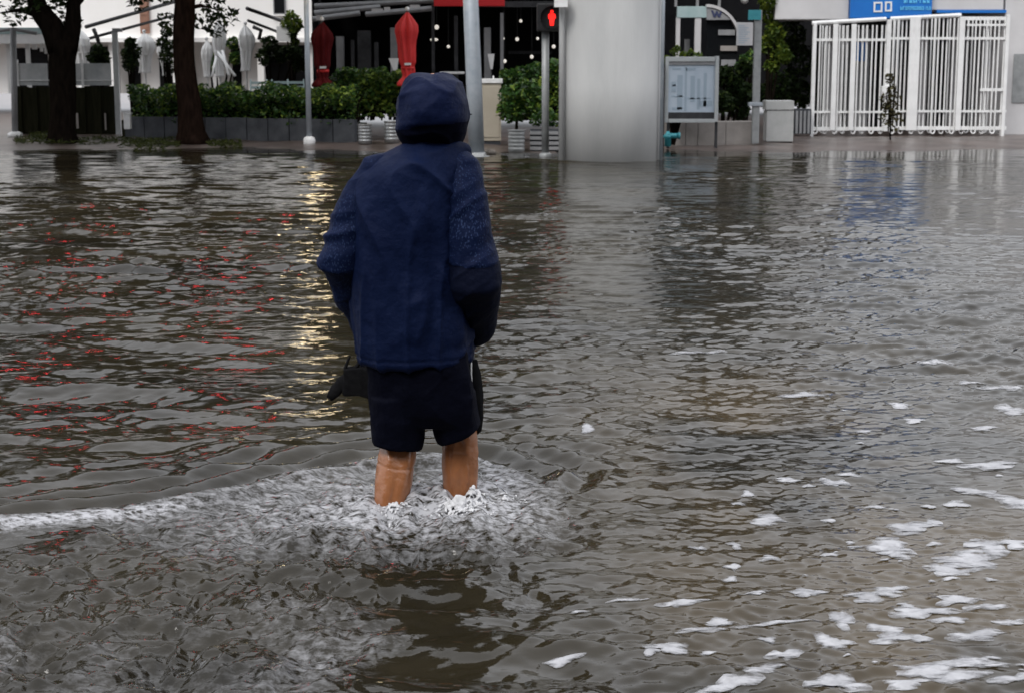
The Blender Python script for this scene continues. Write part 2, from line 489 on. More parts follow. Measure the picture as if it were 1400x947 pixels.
# edge of the bow wave the person pushes to the left, and of the churned water behind, in metres
BOW = np.array([[gnd(x, y).x, gnd(x, y).y] for x, y in ((-260, 775), (0, 722), (160, 704), (300, 686), (410, 658), (490, 640), (560, 632), (640, 634), (700, 650))])
CHURN = np.array([[gnd(x, y).x, gnd(x, y).y] for x, y in ((-300, 800), (0, 735), (170, 712), (310, 690), (430, 655), (520, 640), (640, 640), (715, 655), (755, 690), (785, 755), (770, 830), (705, 850), (640, 800), (525, 792), (545, 880), (470, 960), (430, 1050), (-300, 1050))])
def seg_dist(x, y, P):
    best = np.full(x.shape, 1e9); side = np.zeros_like(x)
    for (x0, y0), (x1, y1) in zip(P[:-1], P[1:]):
        dx, dy = x1 - x0, y1 - y0
        t = np.clip(((x - x0) * dx + (y - y0) * dy) / (dx * dx + dy * dy), 0, 1)
        d = np.hypot(x - x0 - t * dx, y - y0 - t * dy)
        s = (x - x0) * dy - (y - y0) * dx
        m = d < best
        best = np.where(m, d, best); side = np.where(m, -np.sign(s), side)
    return best, side
def inside(x, y, P):
    c = np.zeros(x.shape, bool)
    n = len(P)
    for i in range(n):
        x0, y0 = P[i]; x1, y1 = P[(i + 1) % n]
        if y0 == y1: continue
        c ^= ((y0 > y) != (y1 > y)) & (x < (x1 - x0) * (y - y0) / (y1 - y0) + x0)
    return c
def churn_mask(x, y):
    d, _ = seg_dist(x, y, np.vstack([CHURN, CHURN[:1]]))
    sd_ = np.where(inside(x, y, CHURN), d, -d)
    sd_ = sd_ + 0.16 * noise2(x * 3.0, y * 2.2, 5) + 0.05 * noise2(x * 9, y * 9, 6)
    return sstep(-0.10, 0.22, sd_)
def water_fields(x, y):
    far = sstep(30, 9, y)
    left = sstep(0.35, -0.6, x / np.maximum(y, 1.0) * 6.0 - 0.0)        # left of the wading line
    shore = sstep(30.5, 26, y)
    patch = 0.75 + 0.55 * noise2(x * 0.55, y * 0.35, 21)
    patch2 = 0.8 + 0.6 * noise2(x * 0.9 + 7, y * 0.6, 22)
    main = waves(W_MAIN, x + 0.10 * noise2(x * 1.3, y * 1.3, 31), y + 0.14 * noise2(x * 1.1, y * 1.1, 32))
    chop = waves(W_CHOP, x + 0.05 * noise2(x * 3, y * 3, 33), y + 0.05 * noise2(x * 3, y * 3, 34))
    fine = waves(W_FINE, x, y)
    ch = churn_mask(x, y)
    near = np.where(y < 13, 1.0, np.exp(-(y - 13) / 9.0))
    nl = sstep(14, 8, y)
    h = main * (0.50 + (0.55 - 0.42 * nl) * left) * patch * shore * (1 - 0.55 * ch)
    h += chop * (0.62 + (0.2 - 0.45 * nl) * left) * patch2 * shore * near
    rn = sstep(0.0, 0.5, x) * sstep(11, 7, y)
    h += fine * (0.75 - 0.45 * left + 0.25 * rn) * near * patch
    h += waves(W_TINY, x + 0.02 * noise2(x * 7, y * 7, 35), y) * (0.25 + 0.75 * rn) * sstep(10, 6, y) * (1 - ch) * (0.6 + 0.6 * noise2(x * 1.6, y * 1.1, 23))
    # bow wave ridge and the ripples running ahead of it
    d, s = seg_dist(x, y, BOW)
    sdv = d * s
    along = sstep(-4.2, -1.6, x) * sstep(0.75, 0.1, x)
    h += 0.034 * np.exp(-((sdv + 0.0) / 0.06) ** 2) * sstep(0.35, -0.4, x)
    h += 0.019 * np.sin(2 * np.pi * sdv / 0.17 + noise2(x * 4, y * 4, 8)) * np.exp(-np.abs(sdv - 0.25) / 0.28) * (sdv > 0) * along
    # rings round the shins
    for q, a in ((LEG_L, 0.012), (LEG_R, 0.012)):
        r = np.hypot(x - q.x, y - q.y)
        h += a * np.cos(2 * np.pi * (r - 0.07) / 0.11) * np.exp(-r / 0.22)
        h += 0.018 * np.exp(-((r - 0.09) / 0.05) ** 2)
    # churned water
    def rid(s, k): return 1 - 2 * np.abs(noise2(x * s, y * s, k))
    wx = x + 0.03 * noise2(x * 9, y * 9, 47); wy_ = y + 0.03 * noise2(x * 9, y * 9, 48)
    t = 0.40 * noise2(wx * 5.5, wy_ * 5.5, 41) + 0.30 * noise2(wx * 12, wy_ * 12, 42) + 0.20 * noise2(wx * 23, wy_ * 23, 43) + 0.10 * noise2(x * 40, y * 40, 44) + 0.16 * (1 - 2 * np.abs(noise2(wx * 16, wy_ * 16, 45)))
    amp = 0.55 + 0.6 * (noise2(x * 1.4, y * 1.4, 46) * 0.5 + 0.5)
    h += 0.066 * t * ch * amp
    h *= shore
    # froth: thick round the legs, thin veils through the churn
    fl = np.zeros_like(x)
    for q, w in ((LEG_L + Vector((-0.02, 0.03, 0)), 0.20), (LEG_R + Vector((0.02, -0.03, 0)), 0.24)):
        r = np.hypot((x - q.x), (y - q.y) * 0.7)
        fl = np.maximum(fl, np.exp(-(r / w) ** 2))
    edge = np.exp(-(d / 0.16) ** 2) * sstep(-2.4, -0.9, x) * sstep(0.9, 0.5, x) * (sdv < 0.03)
    veil = ch * sstep(-0.15, 0.55, noise2(x * 2.1, y * 2.1, 51) + 0.4 * noise2(x * 6, y * 6, 52))
    band = np.exp(-((sdv + 0.035) / 0.035) ** 2) * sstep(-0.95, -1.35, x) * sstep(-3.2, -2.2, x)
    big = 0.5 + 0.5 * noise2(x * 3.2 + 4, y * 2.4, 53)
    wide = ch * np.exp(-(np.hypot((x - PX + 0.12) / 0.75, (y - PY + 0.16) / 0.42)) ** 2)
    froth = np.clip(0.85 * fl + 0.34 * wide + 0.32 * edge + (0.24 * veil + 0.05 * ch) * (0.25 + 1.0 * big) + 0.75 * band, 0, 2)
    return h, ch, froth
def water_h(x, y):
    return water_fields(np.atleast_1d(np.asarray(x, float)), np.atleast_1d(np.asarray(y, float)))[0]

NR, NC = 1150, 640
yv = 2.35 * (31.5 / 2.35) ** (np.linspace(0, 1, NR))
yv = np.concatenate([[-60, -20, -6, 0.0], yv])
sv = np.linspace(-1, 1, NC)
sv = np.concatenate([[-9, -3, -1.5], sv, [1.5, 3, 9]])
wy = 0.345 * np.maximum(yv, 2.35) + 0.75
GX = sv[None, :] * wy[:, None]
GX = np.where(np.abs(sv)[None, :] > 1, np.sign(sv)[None, :] * (wy[:, None] + (np.abs(sv)[None, :] - 1) * 12), GX)
GY = np.repeat(yv[:, None], len(sv), axis=1)
hh, cc, ff = water_fields(GX.ravel(), GY.ravel())
calm = ((np.abs(sv)[None, :] > 1.01) | (yv < 2.3)[:, None]).ravel()
hh[calm] = 0; cc[calm] = 0; ff[calm] = 0
nR, nC = GX.shape
V = np.stack([GX.ravel(), GY.ravel(), hh], axis=1).astype(np.float32)
idx = np.arange(nR * nC).reshape(nR, nC)
quads = np.stack([idx[:-1, :-1], idx[:-1, 1:], idx[1:, 1:], idx[1:, :-1]], axis=-1).reshape(-1, 4)
wme = bpy.data.meshes.new('water')
wme.vertices.add(len(V)); wme.vertices.foreach_set('co', V.ravel())
wme.loops.add(quads.size); wme.loops.foreach_set('vertex_index', quads.ravel().astype(np.int32))
wme.polygons.add(len(quads)); wme.polygons.foreach_set('loop_start', (np.arange(len(quads)) * 4).astype(np.int32))
gx_, gy_ = GX.ravel(), GY.ravel()
mud = np.clip(sstep(-0.1, 1.2, gx_) * sstep(9.5, 6.0, gy_) * (0.55 + 0.9 * noise2(gx_ * 1.3, gy_ * 0.8, 25) + 0.5 * noise2(gx_ * 4, gy_ * 3, 26)), 0, 1)
for nm, arr in (('churn', cc), ('froth', ff), ('mud', mud)):
    a_ = wme.attributes.new(nm, 'FLOAT', 'POINT'); a_.data.foreach_set('value', arr.astype(np.float32))
wme.update()
wme.polygons.foreach_set('use_smooth', np.ones(len(quads), bool))

def water_material():
    m = bpy.data.materials.new('muddy flood water'); m.use_nodes = True
    N, L = m.node_tree.nodes, m.node_tree.links
    p = N['Principled BSDF']
    p.inputs['IOR'].default_value = 1.333
    p.inputs['Roughness'].default_value = 0.05
    tc = N.new('ShaderNodeTexCoord')
    n1 = N.new('ShaderNodeTexNoise'); n1.inputs['Scale'].default_value = 0.6; n1.inputs['Detail'].default_value = 7; n1.inputs['Roughness'].default_value = 0.65
    L.new(tc.outputs['Object'], n1.inputs['Vector'])
    rp = N.new('ShaderNodeValToRGB')
    rp.color_ramp.elements[0].position = 0.30; rp.color_ramp.elements[0].color = (0.006, 0.0053, 0.0034, 1)
    rp.color_ramp.elements[1].position = 0.72; rp.color_ramp.elements[1].color = (0.030, 0.024, 0.013, 1)
    L.new(n1.outputs['Fac'], rp.inputs[0])
    mu = N.new('ShaderNodeAttribute'); mu.attribute_name = 'mud'
    mm_ = N.new('ShaderNodeMixRGB'); mm_.inputs[2].default_value = (0.052, 0.037, 0.018, 1)
    L.new(mu.outputs['Fac'], mm_.inputs[0]); L.new(rp.outputs[0], mm_.inputs[1])
    fa = N.new('ShaderNodeAttribute'); fa.attribute_name = 'froth'
    ca = N.new('ShaderNodeAttribute'); ca.attribute_name = 'churn'
    # froth broken into bubbles and strands
    n2 = N.new('ShaderNodeTexNoise'); n2.inputs['Scale'].default_value = 30; n2.inputs['Detail'].default_value = 5; n2.inputs['Roughness'].default_value = 0.72; n2.inputs['Distortion'].default_value = 0.0
    mpf = N.new('ShaderNodeMapping'); mpf.inputs['Scale'].default_value = (0.9, 1.5, 1); mpf.inputs['Rotation'].default_value = (0, 0, R(-12))
    L.new(tc.outputs['Object'], mpf.inputs[0]); L.new(mpf.outputs[0], n2.inputs['Vector'])
    n3 = N.new('ShaderNodeTexVoronoi'); n3.inputs['Scale'].default_value = 70
    L.new(tc.outputs['Object'], n3.inputs['Vector'])
    ma = N.new('ShaderNodeMath'); ma.operation = 'MULTIPLY'
    ex = N.new('ShaderNodeMapRange'); ex.clamp = False
    ex.inputs['From Min'].default_value = 0.3; ex.inputs['From Max'].default_value = 0.7; ex.inputs['To Min'].default_value = -0.6; ex.inputs['To Max'].default_value = 2.0
    L.new(n2.outputs['Fac'], ex.inputs['Value'])
    L.new(fa.outputs['Fac'], ma.inputs[0]); L.new(ex.outputs[0], ma.inputs[1])
    mb = N.new('ShaderNodeMapRange'); mb.inputs['From Min'].default_value = 0.05; mb.inputs['From Max'].default_value = 1.0
    L.new(ma.outputs[0], mb.inputs['Value'])
    mx = N.new('ShaderNodeMixRGB'); mx.inputs[2].default_value = (0.36, 0.36, 0.375, 1)
    L.new(mb.outputs[0], mx.inputs[0]); L.new(mm_.outputs[0], mx.inputs[1])
    L.new(mx.outputs[0], p.inputs['Base Color'])
    rr = N.new('ShaderNodeMapRange'); rr.inputs['To Min'].default_value = 0.05; rr.inputs['To Max'].default_value = 0.2
    L.new(mb.outputs[0], rr.inputs['Value']); L.new(rr.outputs[0], p.inputs['Roughness'])
    # capillary ripples, stronger in the churn
    b1 = N.new('ShaderNodeTexNoise'); b1.inputs['Scale'].default_value = 16; b1.inputs['Detail'].default_value = 5
    mp = N.new('ShaderNodeMapping'); mp.inputs['Scale'].default_value = (0.75, 1.25, 1)
    L.new(tc.outputs['Object'], mp.inputs[0]); L.new(mp.outputs[0], b1.inputs['Vector'])
    st = N.new('ShaderNodeMapRange'); st.inputs['To Min'].default_value = 0.13; st.inputs['To Max'].default_value = 0.32
    L.new(ca.outputs['Fac'], st.inputs['Value'])
    bp = N.new('ShaderNodeBump'); bp.inputs['Distance'].default_value = 0.02
    L.new(st.outputs[0], bp.inputs['Strength'])
    b2 = N.new('ShaderNodeTexNoise'); b2.inputs['Scale'].default_value = 40; b2.inputs['Detail'].default_value = 2
    L.new(mp.outputs[0], b2.inputs['Vector'])
    cm = N.new('ShaderNodeMath'); cm.operation = 'MULTIPLY'
    L.new(b2.outputs['Fac'], cm.inputs[0]); L.new(ca.outputs['Fac'], cm.inputs[1])
    sm = N.new('ShaderNodeMath'); sm.operation = 'MULTIPLY_ADD'; sm.inputs[1].default_value = 0.12
    L.new(cm.outputs[0], sm.inputs[0]); L.new(b1.outputs['Fac'], sm.inputs[2])
    L.new(sm.outputs[0], bp.inputs['Height']); L.new(bp.outputs[0], p.inputs['Normal'])
    return m
M['water'] = water_material()
water = link('water', wme, M['water']); props(water, kind='structure')

# pale patches on the water: low irregular domes that ride on the waves
M['surface_patch'] = mat('pale flood patch', (0.22, 0.22, 0.23), 0.22, (0.38, 0.38, 0.395), 14, 0.4, 60)
def holes(m):
    N, L = m.node_tree.nodes, m.node_tree.links
    tc = N.new('ShaderNodeTexCoord')
    mp = N.new('ShaderNodeMapping'); mp.inputs['Scale'].default_value = (0.5, 1.5, 0.2)
    nz = N.new('ShaderNodeTexNoise'); nz.inputs['Scale'].default_value = 24; nz.inputs['Detail'].default_value = 6; nz.inputs['Roughness'].default_value = 0.65
    L.new(tc.outputs['Object'], mp.inputs[0]); L.new(mp.outputs[0], nz.inputs['Vector'])
    ca = N.new('ShaderNodeAttribute'); ca.attribute_name = 'core'
    ad = N.new('ShaderNodeMath'); ad.operation = 'MULTIPLY_ADD'; ad.inputs[1].default_value = 0.34
    L.new(ca.outputs['Fac'], ad.inputs[0]); L.new(nz.outputs['Fac'], ad.inputs[2])
    mr = N.new('ShaderNodeMapRange'); mr.inputs['From Min'].default_value = 0.43; mr.inputs['From Max'].default_value = 0.68
    L.new(ad.outputs[0], mr.inputs['Value']); L.new(mr.outputs[0], N['Principled BSDF'].inputs['Alpha'])
holes(M['surface_patch'])
def patch_mesh(spots, seed):
    rg = np.random.default_rng(seed)
    VX, FC, CR = [], [], []
    nb, nr = 40, 4
    for (cx, cy, rx, ry, ang) in spots:
        ph = rg.uniform(0, 6.28, 6)
        th = np.linspace(0, 2 * np.pi, nb, endpoint=False)
        rx *= 1.25; ry *= 0.8
        rad = 1 + 0.20 * np.sin(2 * th + ph[0]) + 0.20 * np.sin(3 * th + ph[1]) + 0.09 * np.sin(5 * th + ph[2]) + 0.05 * np.sin(8 * th + ph[3]) + 0.03 * np.sin(13 * th + ph[4])
        px, py, hz = [0.0], [0.0], [1.0]
        for k in range(1, nr + 1):
            f = k / nr
            px += list(rx * rad * f * np.cos(th)); py += list(ry * rad * f * np.sin(th)); hz += [1 - f ** 3] * nb
        px, py, hz = np.array(px), np.array(py), np.array(hz)
        ca, sa = math.cos(ang), math.sin(ang)
        X = cx + px * ca - py * sa; Y = cy + px * sa + py * ca
        Z = water_h(X, Y) + 0.0012 + 0.0025 * hz + rg.uniform(0, 0.0012)
        o = sum(len(v) for v in VX)
        CR += [1.0] + [1 - k / nr for k in range(1, nr + 1) for _ in range(nb)]
        VX.append(np.stack([X, Y, Z], axis=1))
        for i in range(nb):
            j = (i + 1) % nb
            FC.append((o, o + 1 + i, o + 1 + j))
            for k in range(nr - 1):
                a = o + 1 + k * nb
                FC.append((a + i, a + nb + i, a + nb + j, a + j))
    me = bpy.data.meshes.new('surface_patch')
    me.from_pydata(np.vstack(VX).tolist(), [], FC); me.update()
    a_ = me.attributes.new('core', 'FLOAT', 'POINT'); a_.data.foreach_set('value', CR)
    return me
def patch_spot(px, py, wpx, hpx, tilt=0.0):
    c = gnd(px, py); e = gnd(px + wpx / 2, py); t = gnd(px, py - hpx / 2)
    return (c.x, c.y, abs(e.x - c.x), abs(t.y - c.y), tilt)
spots = [patch_spot(*s) for s in (
    (1245, 722, 70, 16, .5), (1215, 748, 60, 26, .6), (1275, 716, 30, 12, .3), (1222, 757, 34, 16, .4), (1325, 765, 90, 28, .5), (1290, 778, 46, 20, .3), (1350, 748, 50, 22, .4),
    (1306, 782, 50, 12, .2), (1385, 745, 40, 14, .3), (1340, 745, 34, 14, .4),
    (1353, 636, 60, 14, .1), (1385, 686, 50, 26, .4), (1330, 672, 44, 14, .5), (1308, 688, 24, 10, .3), (1140, 660, 28, 16, .1), (1078, 656, 30, 8, .1), (1160, 650, 30, 7, .1),
    (1050, 710, 36, 18, .1), (1010, 688, 16, 8, 0), (1022, 674, 16, 6, 0), (1133, 712, 14, 6, 0), (1105, 665, 12, 6, 0),
    (955, 749, 18, 8, 0), (1004, 745, 16, 12, 0), (1000, 775, 18, 10, 0), (998, 790, 16, 12, 0), (1052, 765, 26, 8, 0), (803, 586, 16, 8, 0),
    (1103, 811, 38, 16, .2), (1200, 812, 60, 16, .3), (1185, 818, 40, 14, .2), (1215, 803, 40, 8, .1),
    (1310, 822, 60, 14, .2), (1345, 832, 50, 10, .2), (1260, 838, 70, 20, .2), (1300, 848, 40, 12, .2), (1335, 868, 70, 16, .2), (1380, 850, 40, 10, .2), (1220, 870, 50, 16, .2),
    (1150, 848, 26, 30, .2), (1132, 874, 26, 24, .2), (1205, 858, 34, 16, .1),
    (915, 886, 50, 16, .45), (960, 862, 50, 14, .4), (985, 848, 40, 10, .4), (935, 825, 60, 8, .25), (1060, 852, 80, 10, .3), (1035, 812, 30, 8, .4),
    (1040, 915, 60, 20, .5), (1000, 935, 70, 18, .4), (1075, 893, 40, 18, .5), (950, 950, 60, 16, .3),
    (1145, 935, 60, 30, .3), (1270, 918, 90, 26, .3), (1310, 925, 60, 20, .2), (1335, 905, 60, 24, .2), (1395, 930, 60, 20, .2), (1240, 935, 60, 14, .2),
    (1370, 530, 50, 12, .1), (1385, 560, 40, 10, .1), (1280, 497, 50, 14, .2), (1100, 540, 60, 8, .15), (950, 482, 60, 6, .3), (1325, 523, 26, 6, 0), (1230, 555, 30, 6, 0), (1345, 585, 30, 8, .2),
    (1250, 575, 26, 6, .1), (1180, 590, 22, 6, 0), (1300, 630, 26, 8, 0), (1100, 805, 18, 8, 0), (890, 893, 20, 10, 0), (860, 820, 40, 6, .3), (790, 836, 20, 6, 0), (770, 900, 40, 10, .3),
)]
rf = np.random.default_rng(5)
for _ in range(90):
    u = rf.uniform(0, 1) ** 0.6; v = rf.uniform(0, 1) ** 0.8
    px, py = 760 + 680 * u, 560 + 400 * v
    if px + (py - 560) * 0.6 < 1080: continue
    if noise2(np.array([px / 110]), np.array([py / 60]), 61)[0] < -0.05: continue
    w = rf.uniform(6, 26) * (0.5 + v)
    spots.append(patch_spot(px, py, w, w * rf.uniform(0.22, 0.4), rf.uniform(0, .4)))
surface_patch = link('surface_patch', patch_mesh(spots, 9), M['surface_patch'], None, True); props(surface_patch, kind='stuff')
surface_patch['label'] = 'pale patches lying on the brown water at lower right'

# splash thrown up round the shins
def splash():
    rg = np.random.default_rng(23)
    bm = bmesh.new()
    def dab(c, r):
        bmesh.ops.create_icosphere(bm, subdivisions=1, radius=r, matrix=Matrix.Translation(c) @ Matrix.Diagonal((rg.uniform(.8, 1.5), rg.uniform(.8, 1.4), rg.uniform(.6, 1.2), 1)))
    for q, n, w, hgt in ((gnd(632, 702), 620, 0.045, 0.05), (gnd(648, 690), 160, 0.03, 0.03), (gnd(538, 703), 90, 0.05, 0.008), (gnd(690, 684), 40, 0.08, 0.008)):
        for _ in range(n):
            a = rg.uniform(0, 6.28); r = abs(rg.normal(0, w))
            x, y = q.x + r * math.cos(a), q.y + r * math.sin(a) * 0.9
            z = hgt * math.exp(-(r / w) ** 2) * rg.uniform(0.2, 1.0)
            dab(Vector((x, y, z + 0.001)), rg.uniform(0.0022, 0.006))
    hs = water_h([v.co.x for v in bm.verts], [v.co.y for v in bm.verts])
    for v, h in zip(bm.verts, hs): v.co.z += h
    return bm
M['splash'] = mat('white splash', (0.42, 0.42, 0.43), 0.7, (0.62, 0.62, 0.63), 40)
def fuse(bm, voxel):
    me = bpy.data.meshes.new('splash_source'); bm.to_mesh(me); bm.free()
    o = bpy.data.objects.new('splash_source', me); COL.objects.link(o)
    r = o.modifiers.new('fuse', 'REMESH'); r.mode = 'VOXEL'; r.voxel_size = voxel
    s_ = o.modifiers.new('soft', 'SMOOTH'); s_.factor = 0.5; s_.iterations = 2
    new = bpy.data.meshes.new_from_object(o.evaluated_get(bpy.context.evaluated_depsgraph_get()))
    bpy.data.objects.remove(o); bpy.data.meshes.remove(me)
    return new
sp = link('splash', fuse(splash(), 0.0024), M['splash'], None, True); props(sp, kind='stuff'); sp['label'] = 'white splash thrown up round the wading shins'
# ================================================================== the wading person
P0 = Vector((gnd(585, 688).x, gnd(585, 688).y, -0.30))
PYD = 5.42
def A(px, py, dy=0.0):
    return at(px, py, PYD + dy)
def remesh(name, bm, voxel, smooth_it, disp, mats, parent, facemat=None):
    """fuse overlapping closed lofts into one continuous skin, then fold it"""
    me = bpy.data.meshes.new(name + '_source')
    bm.normal_update(); bm.to_mesh(me); bm.free()
    o = bpy.data.objects.new(name + '_source', me); COL.objects.link(o)
    r = o.modifiers.new('fuse', 'REMESH'); r.mode = 'VOXEL'; r.voxel_size = voxel
    s = o.modifiers.new('soft', 'SMOOTH'); s.factor = 0.5; s.iterations = smooth_it
    dg = bpy.context.evaluated_depsgraph_get()
    new = bpy.data.meshes.new_from_object(o.evaluated_get(dg))
    bpy.data.objects.remove(o); bpy.data.meshes.remove(me)
    n = len(new.vertices)
    co = np.empty(n * 3, np.float32); no = np.empty(n * 3, np.float32)
    new.vertices.foreach_get('co', co); new.vertices.foreach_get('normal', no)
    co = co.reshape(-1, 3).astype(float); no = no.reshape(-1, 3)
    if disp is not None:
        co = co + no * disp(co)[:, None]
        new.vertices.foreach_set('co', co.ravel().astype(np.float32)); new.update()
    new.name = name
    if facemat is not None:
        fc = np.empty(len(new.polygons) * 3, np.float32); new.polygons.foreach_get('center', fc)
        new.polygons.foreach_set('material_index', facemat(fc.reshape(-1, 3)).astype(np.int32))
    return link(name, new, mats, parent, True)
def rows(bm, table, n=28, power=2.3):
    rr = []
    for py, xl, xr, hd, dy in table:
        a, b = A(xl, py, dy), A(xr, py, dy)
        rr.append(ring(bm, (a + b) / 2, ((b.x - a.x) / 2, 0, 0), (0, hd, 0), n, power))
    return loft(bm, rr)
def hand(bm, w, d, n, side, curl=1.0):
    """palm and five separate fingers; w wrist, d towards the fingertips, n out of the palm, side +1/-1 where the thumb sits"""
    d = Vector(d).normalized(); n = Vector(n); n = (n - d * n.dot(d)).normalized()
    t = d.cross(n) * side
    w = Vector(w)
    rr = []
    for k, hw, ht in ((-0.02, .027, .022), (0.01, .030, .019), (0.045, .039, .017), (0.082, .041, .014), (0.092, .036, .011)):
        rr.append(ring(bm, w + d * k, t * hw, n * ht, 14, 2.4))
    loft(bm, rr)
    for i, (off, ln) in enumerate(((.029, .074), (.010, .083), (-.010, .078), (-.029, .060))):
        p = w + d * 0.082 + t * off
        dr = d + t * off * 2.0
        dr.normalize()
        pts = [p - dr * 0.02, p]
        ax = dr.cross(n).normalized()
        for k, (f, a) in enumerate(((.45, 38), (.32, 48), (.23, 32))):
            dr = Matrix.Rotation(R(a) * curl * (1 + 0.08 * i), 3, ax) @ dr
            p = p + dr * ln * f
            pts.append(p)
        tube(bm, pts, [.0095, .0095, .009, .008, .0065], 10)
    b = w + d * 0.022 + t * 0.026
    d1 = (t * 0.75 + d * 0.65 + n * 0.3).normalized(); d2 = (d * 0.8 + n * 0.75 + t * 0.1).normalized()
    tube(bm, [b - t * 0.015, b, b + d1 * 0.038, b + d1 * 0.038 + d2 * 0.03, b + d1 * 0.038 + d2 * 0.052], [.014, .014, .011, .0095, .0075], 10)

person = thing('person', 'person seen from behind wading in a hooded navy rain jacket and dark knee-length shorts', 'person', P0)

# arms: shoulder, elbow, wrist
SL, EL, WL = A(509, 252, 0.0), A(464, 358, -0.02), A(503, 452, 0.20)
SR, ER, WR = A(628, 246, -0.035), A(651, 385, -0.09), A(650, 448, 0.12)

bm = bmesh.new()
rows(bm, ((203, 558, 626, .06, .01), (214, 532, 630, .075, .01), (232, 508, 628, .095, .01), (260, 500, 624, .11, 0), (320, 500, 626, .115, 0), (380, 504, 624, .105, .01), (430, 506, 628, .11, .01), (480, 505, 634, .125, 0), (515, 508, 640, .125, 0), (545, 520, 640, .10, 0)))
tube(bm, [A(590, 225, .01), A(591, 195, .015), A(592, 168, .03)], [.075, .060, .062], 16)
# head: skull, jaw, nose, brow, lips, ears
hc = A(592, 148, .045)
ball(bm, hc + Vector((0, -0.005, 0.015)), 1, 24, 16, (.077, .098, .100))
ball(bm, hc + Vector((0, 0.035, -0.055)), 1, 20, 14, (.058, .060, .062))
tube(bm, [hc + Vector((0, .088, .012)), hc + Vector((0, .104, -.012)), hc + Vector((0, .108, -.028)), hc + Vector((0, .09, -.036))], [.009, .011, .015, .011], 10)
for s in (-1, 1):
    ball(bm, hc + Vector((s * .032, .079, .020)), 1, 12, 8, (.020, .014, .008))
    ball(bm, hc + Vector((s * .031, .083, .004)), 1, 12, 8, (.012, .009, .008))
    ball(bm, hc + Vector((s * .078, -.004, -.008)), 1, 12, 8, (.008, .018, .032))
ball(bm, hc + Vector((0, .088, -.056)), 1, 14, 8, (.024, .011, .006))
ball(bm, hc + Vector((0, .086, -.066)), 1, 14, 8, (.020, .011, .006))
# arms and hands
for S_, E_, W_ in ((SL, EL, WL), (SR, ER, WR)):
    m1, m2 = (S_ + E_) / 2, E_ * .65 + W_ * .35
    tube(bm, [S_ * .8 + A(570, 240) * .2, S_, m1, E_, m2, W_], [.045, .046, .045, .040, .040, .027], 14)
hand(bm, WL, (WL - EL) * 0.5 + Vector((0.03, 0.10, -0.05)), (0.5, -0.2, -0.5), 1, 1.0)
hand(bm, WR, Vector((-0.07, 0.12, -0.02)), (-0.5, 0.0, -0.8), 1, 1.1)
# legs: hip, knee, calf, ankle, foot
wl, wr = gnd(532, 694), gnd(629, 681)
kl, kr = A(547, 598, 0.03), A(629, 582, 0.08)
dl = (wl - kl).normalized(); dr_ = (wr - kr).normalized()
al = wl + dl * (0.215 / max(0.3, -dl.z)); ar = wr + dr_ * (0.235 / max(0.3, -dr_.z))
tube(bm, [A(545, 500, 0), A(545, 545, .01), kl, kl.lerp(wl, .32), kl.lerp(wl, .66), wl, wl.lerp(al, .5), al], [.080, .074, .063, .066, .0655, .056, .044, .036], 20)
tube(bm, [A(606, 500, 0), A(613, 545, .03), kr, kr.lerp(wr, .32), kr.lerp(wr, .66), wr, wr.lerp(ar, .5), ar], [.080, .074, .060, .063, .0635, .056, .044, .036], 20)
for a in (al, ar):
    tube(bm, [a + Vector((0, -.055, -.035)), a + Vector((0, 0, -.045)), a + Vector((0, .09, -.055)), a + Vector((0, .16, -.064)), a + Vector((0, .20, -.068))], [.030, .040, .042, .042, .026], 14, 0.62)
    for k, (ox, ln, r) in enumerate(((-.030, .03, .012), (-.010, .032, .010), (.006, .028, .009), (.020, .022, .0085), (.032, .016, .008))):
        tube(bm, [a + Vector((ox, .18, -.07)), a + Vector((ox, .205 + ln, -.073))], [r, r * .8], 8)
# tendons at the back of the knees
def skin_disp(p):
    d = 0.0018 * noise3(p, 40, 3) + 0.003 * noise3(p, (22, 22, 9), 4)
    for (kx, cx, zk) in ((A(546, 600).x, A(537, 670).x, A(546, 630).z), (A(629, 600).x, A(630, 670).x, A(629, 618).z)):
        # hollow of the knee between two tendons, cleft between the two heads of the calf, skin crease
        t = np.clip((zk - p[:, 2]) / 0.15, -1, 1); xm = kx + (cx - kx) * np.clip(t, 0, 1); dx = p[:, 0] - xm
        back = (p[:, 1] < PYD + 0.02) * (np.abs(dx) < 0.09)
        kn = np.exp(-((p[:, 2] - zk - 0.02) / 0.05) ** 2)
        d += back * kn * (0.007 * np.exp(-((np.abs(dx) - 0.034) / 0.012) ** 2) - 0.007 * np.exp(-(dx / 0.02) ** 2))
        d += back * np.exp(-((p[:, 2] - zk + 0.10) / 0.06) ** 2) * (0.006 * np.exp(-((np.abs(dx) - 0.03) / 0.02) ** 2) - 0.004 * np.exp(-(dx / 0.009) ** 2))
        d -= back * 0.003 * np.exp(-((p[:, 2] - zk + 0.012 + 0.15 * dx) / 0.0035) ** 2)
    return d
body = remesh('body', bm, 0.0055, 3, skin_disp, M['skin'], person)

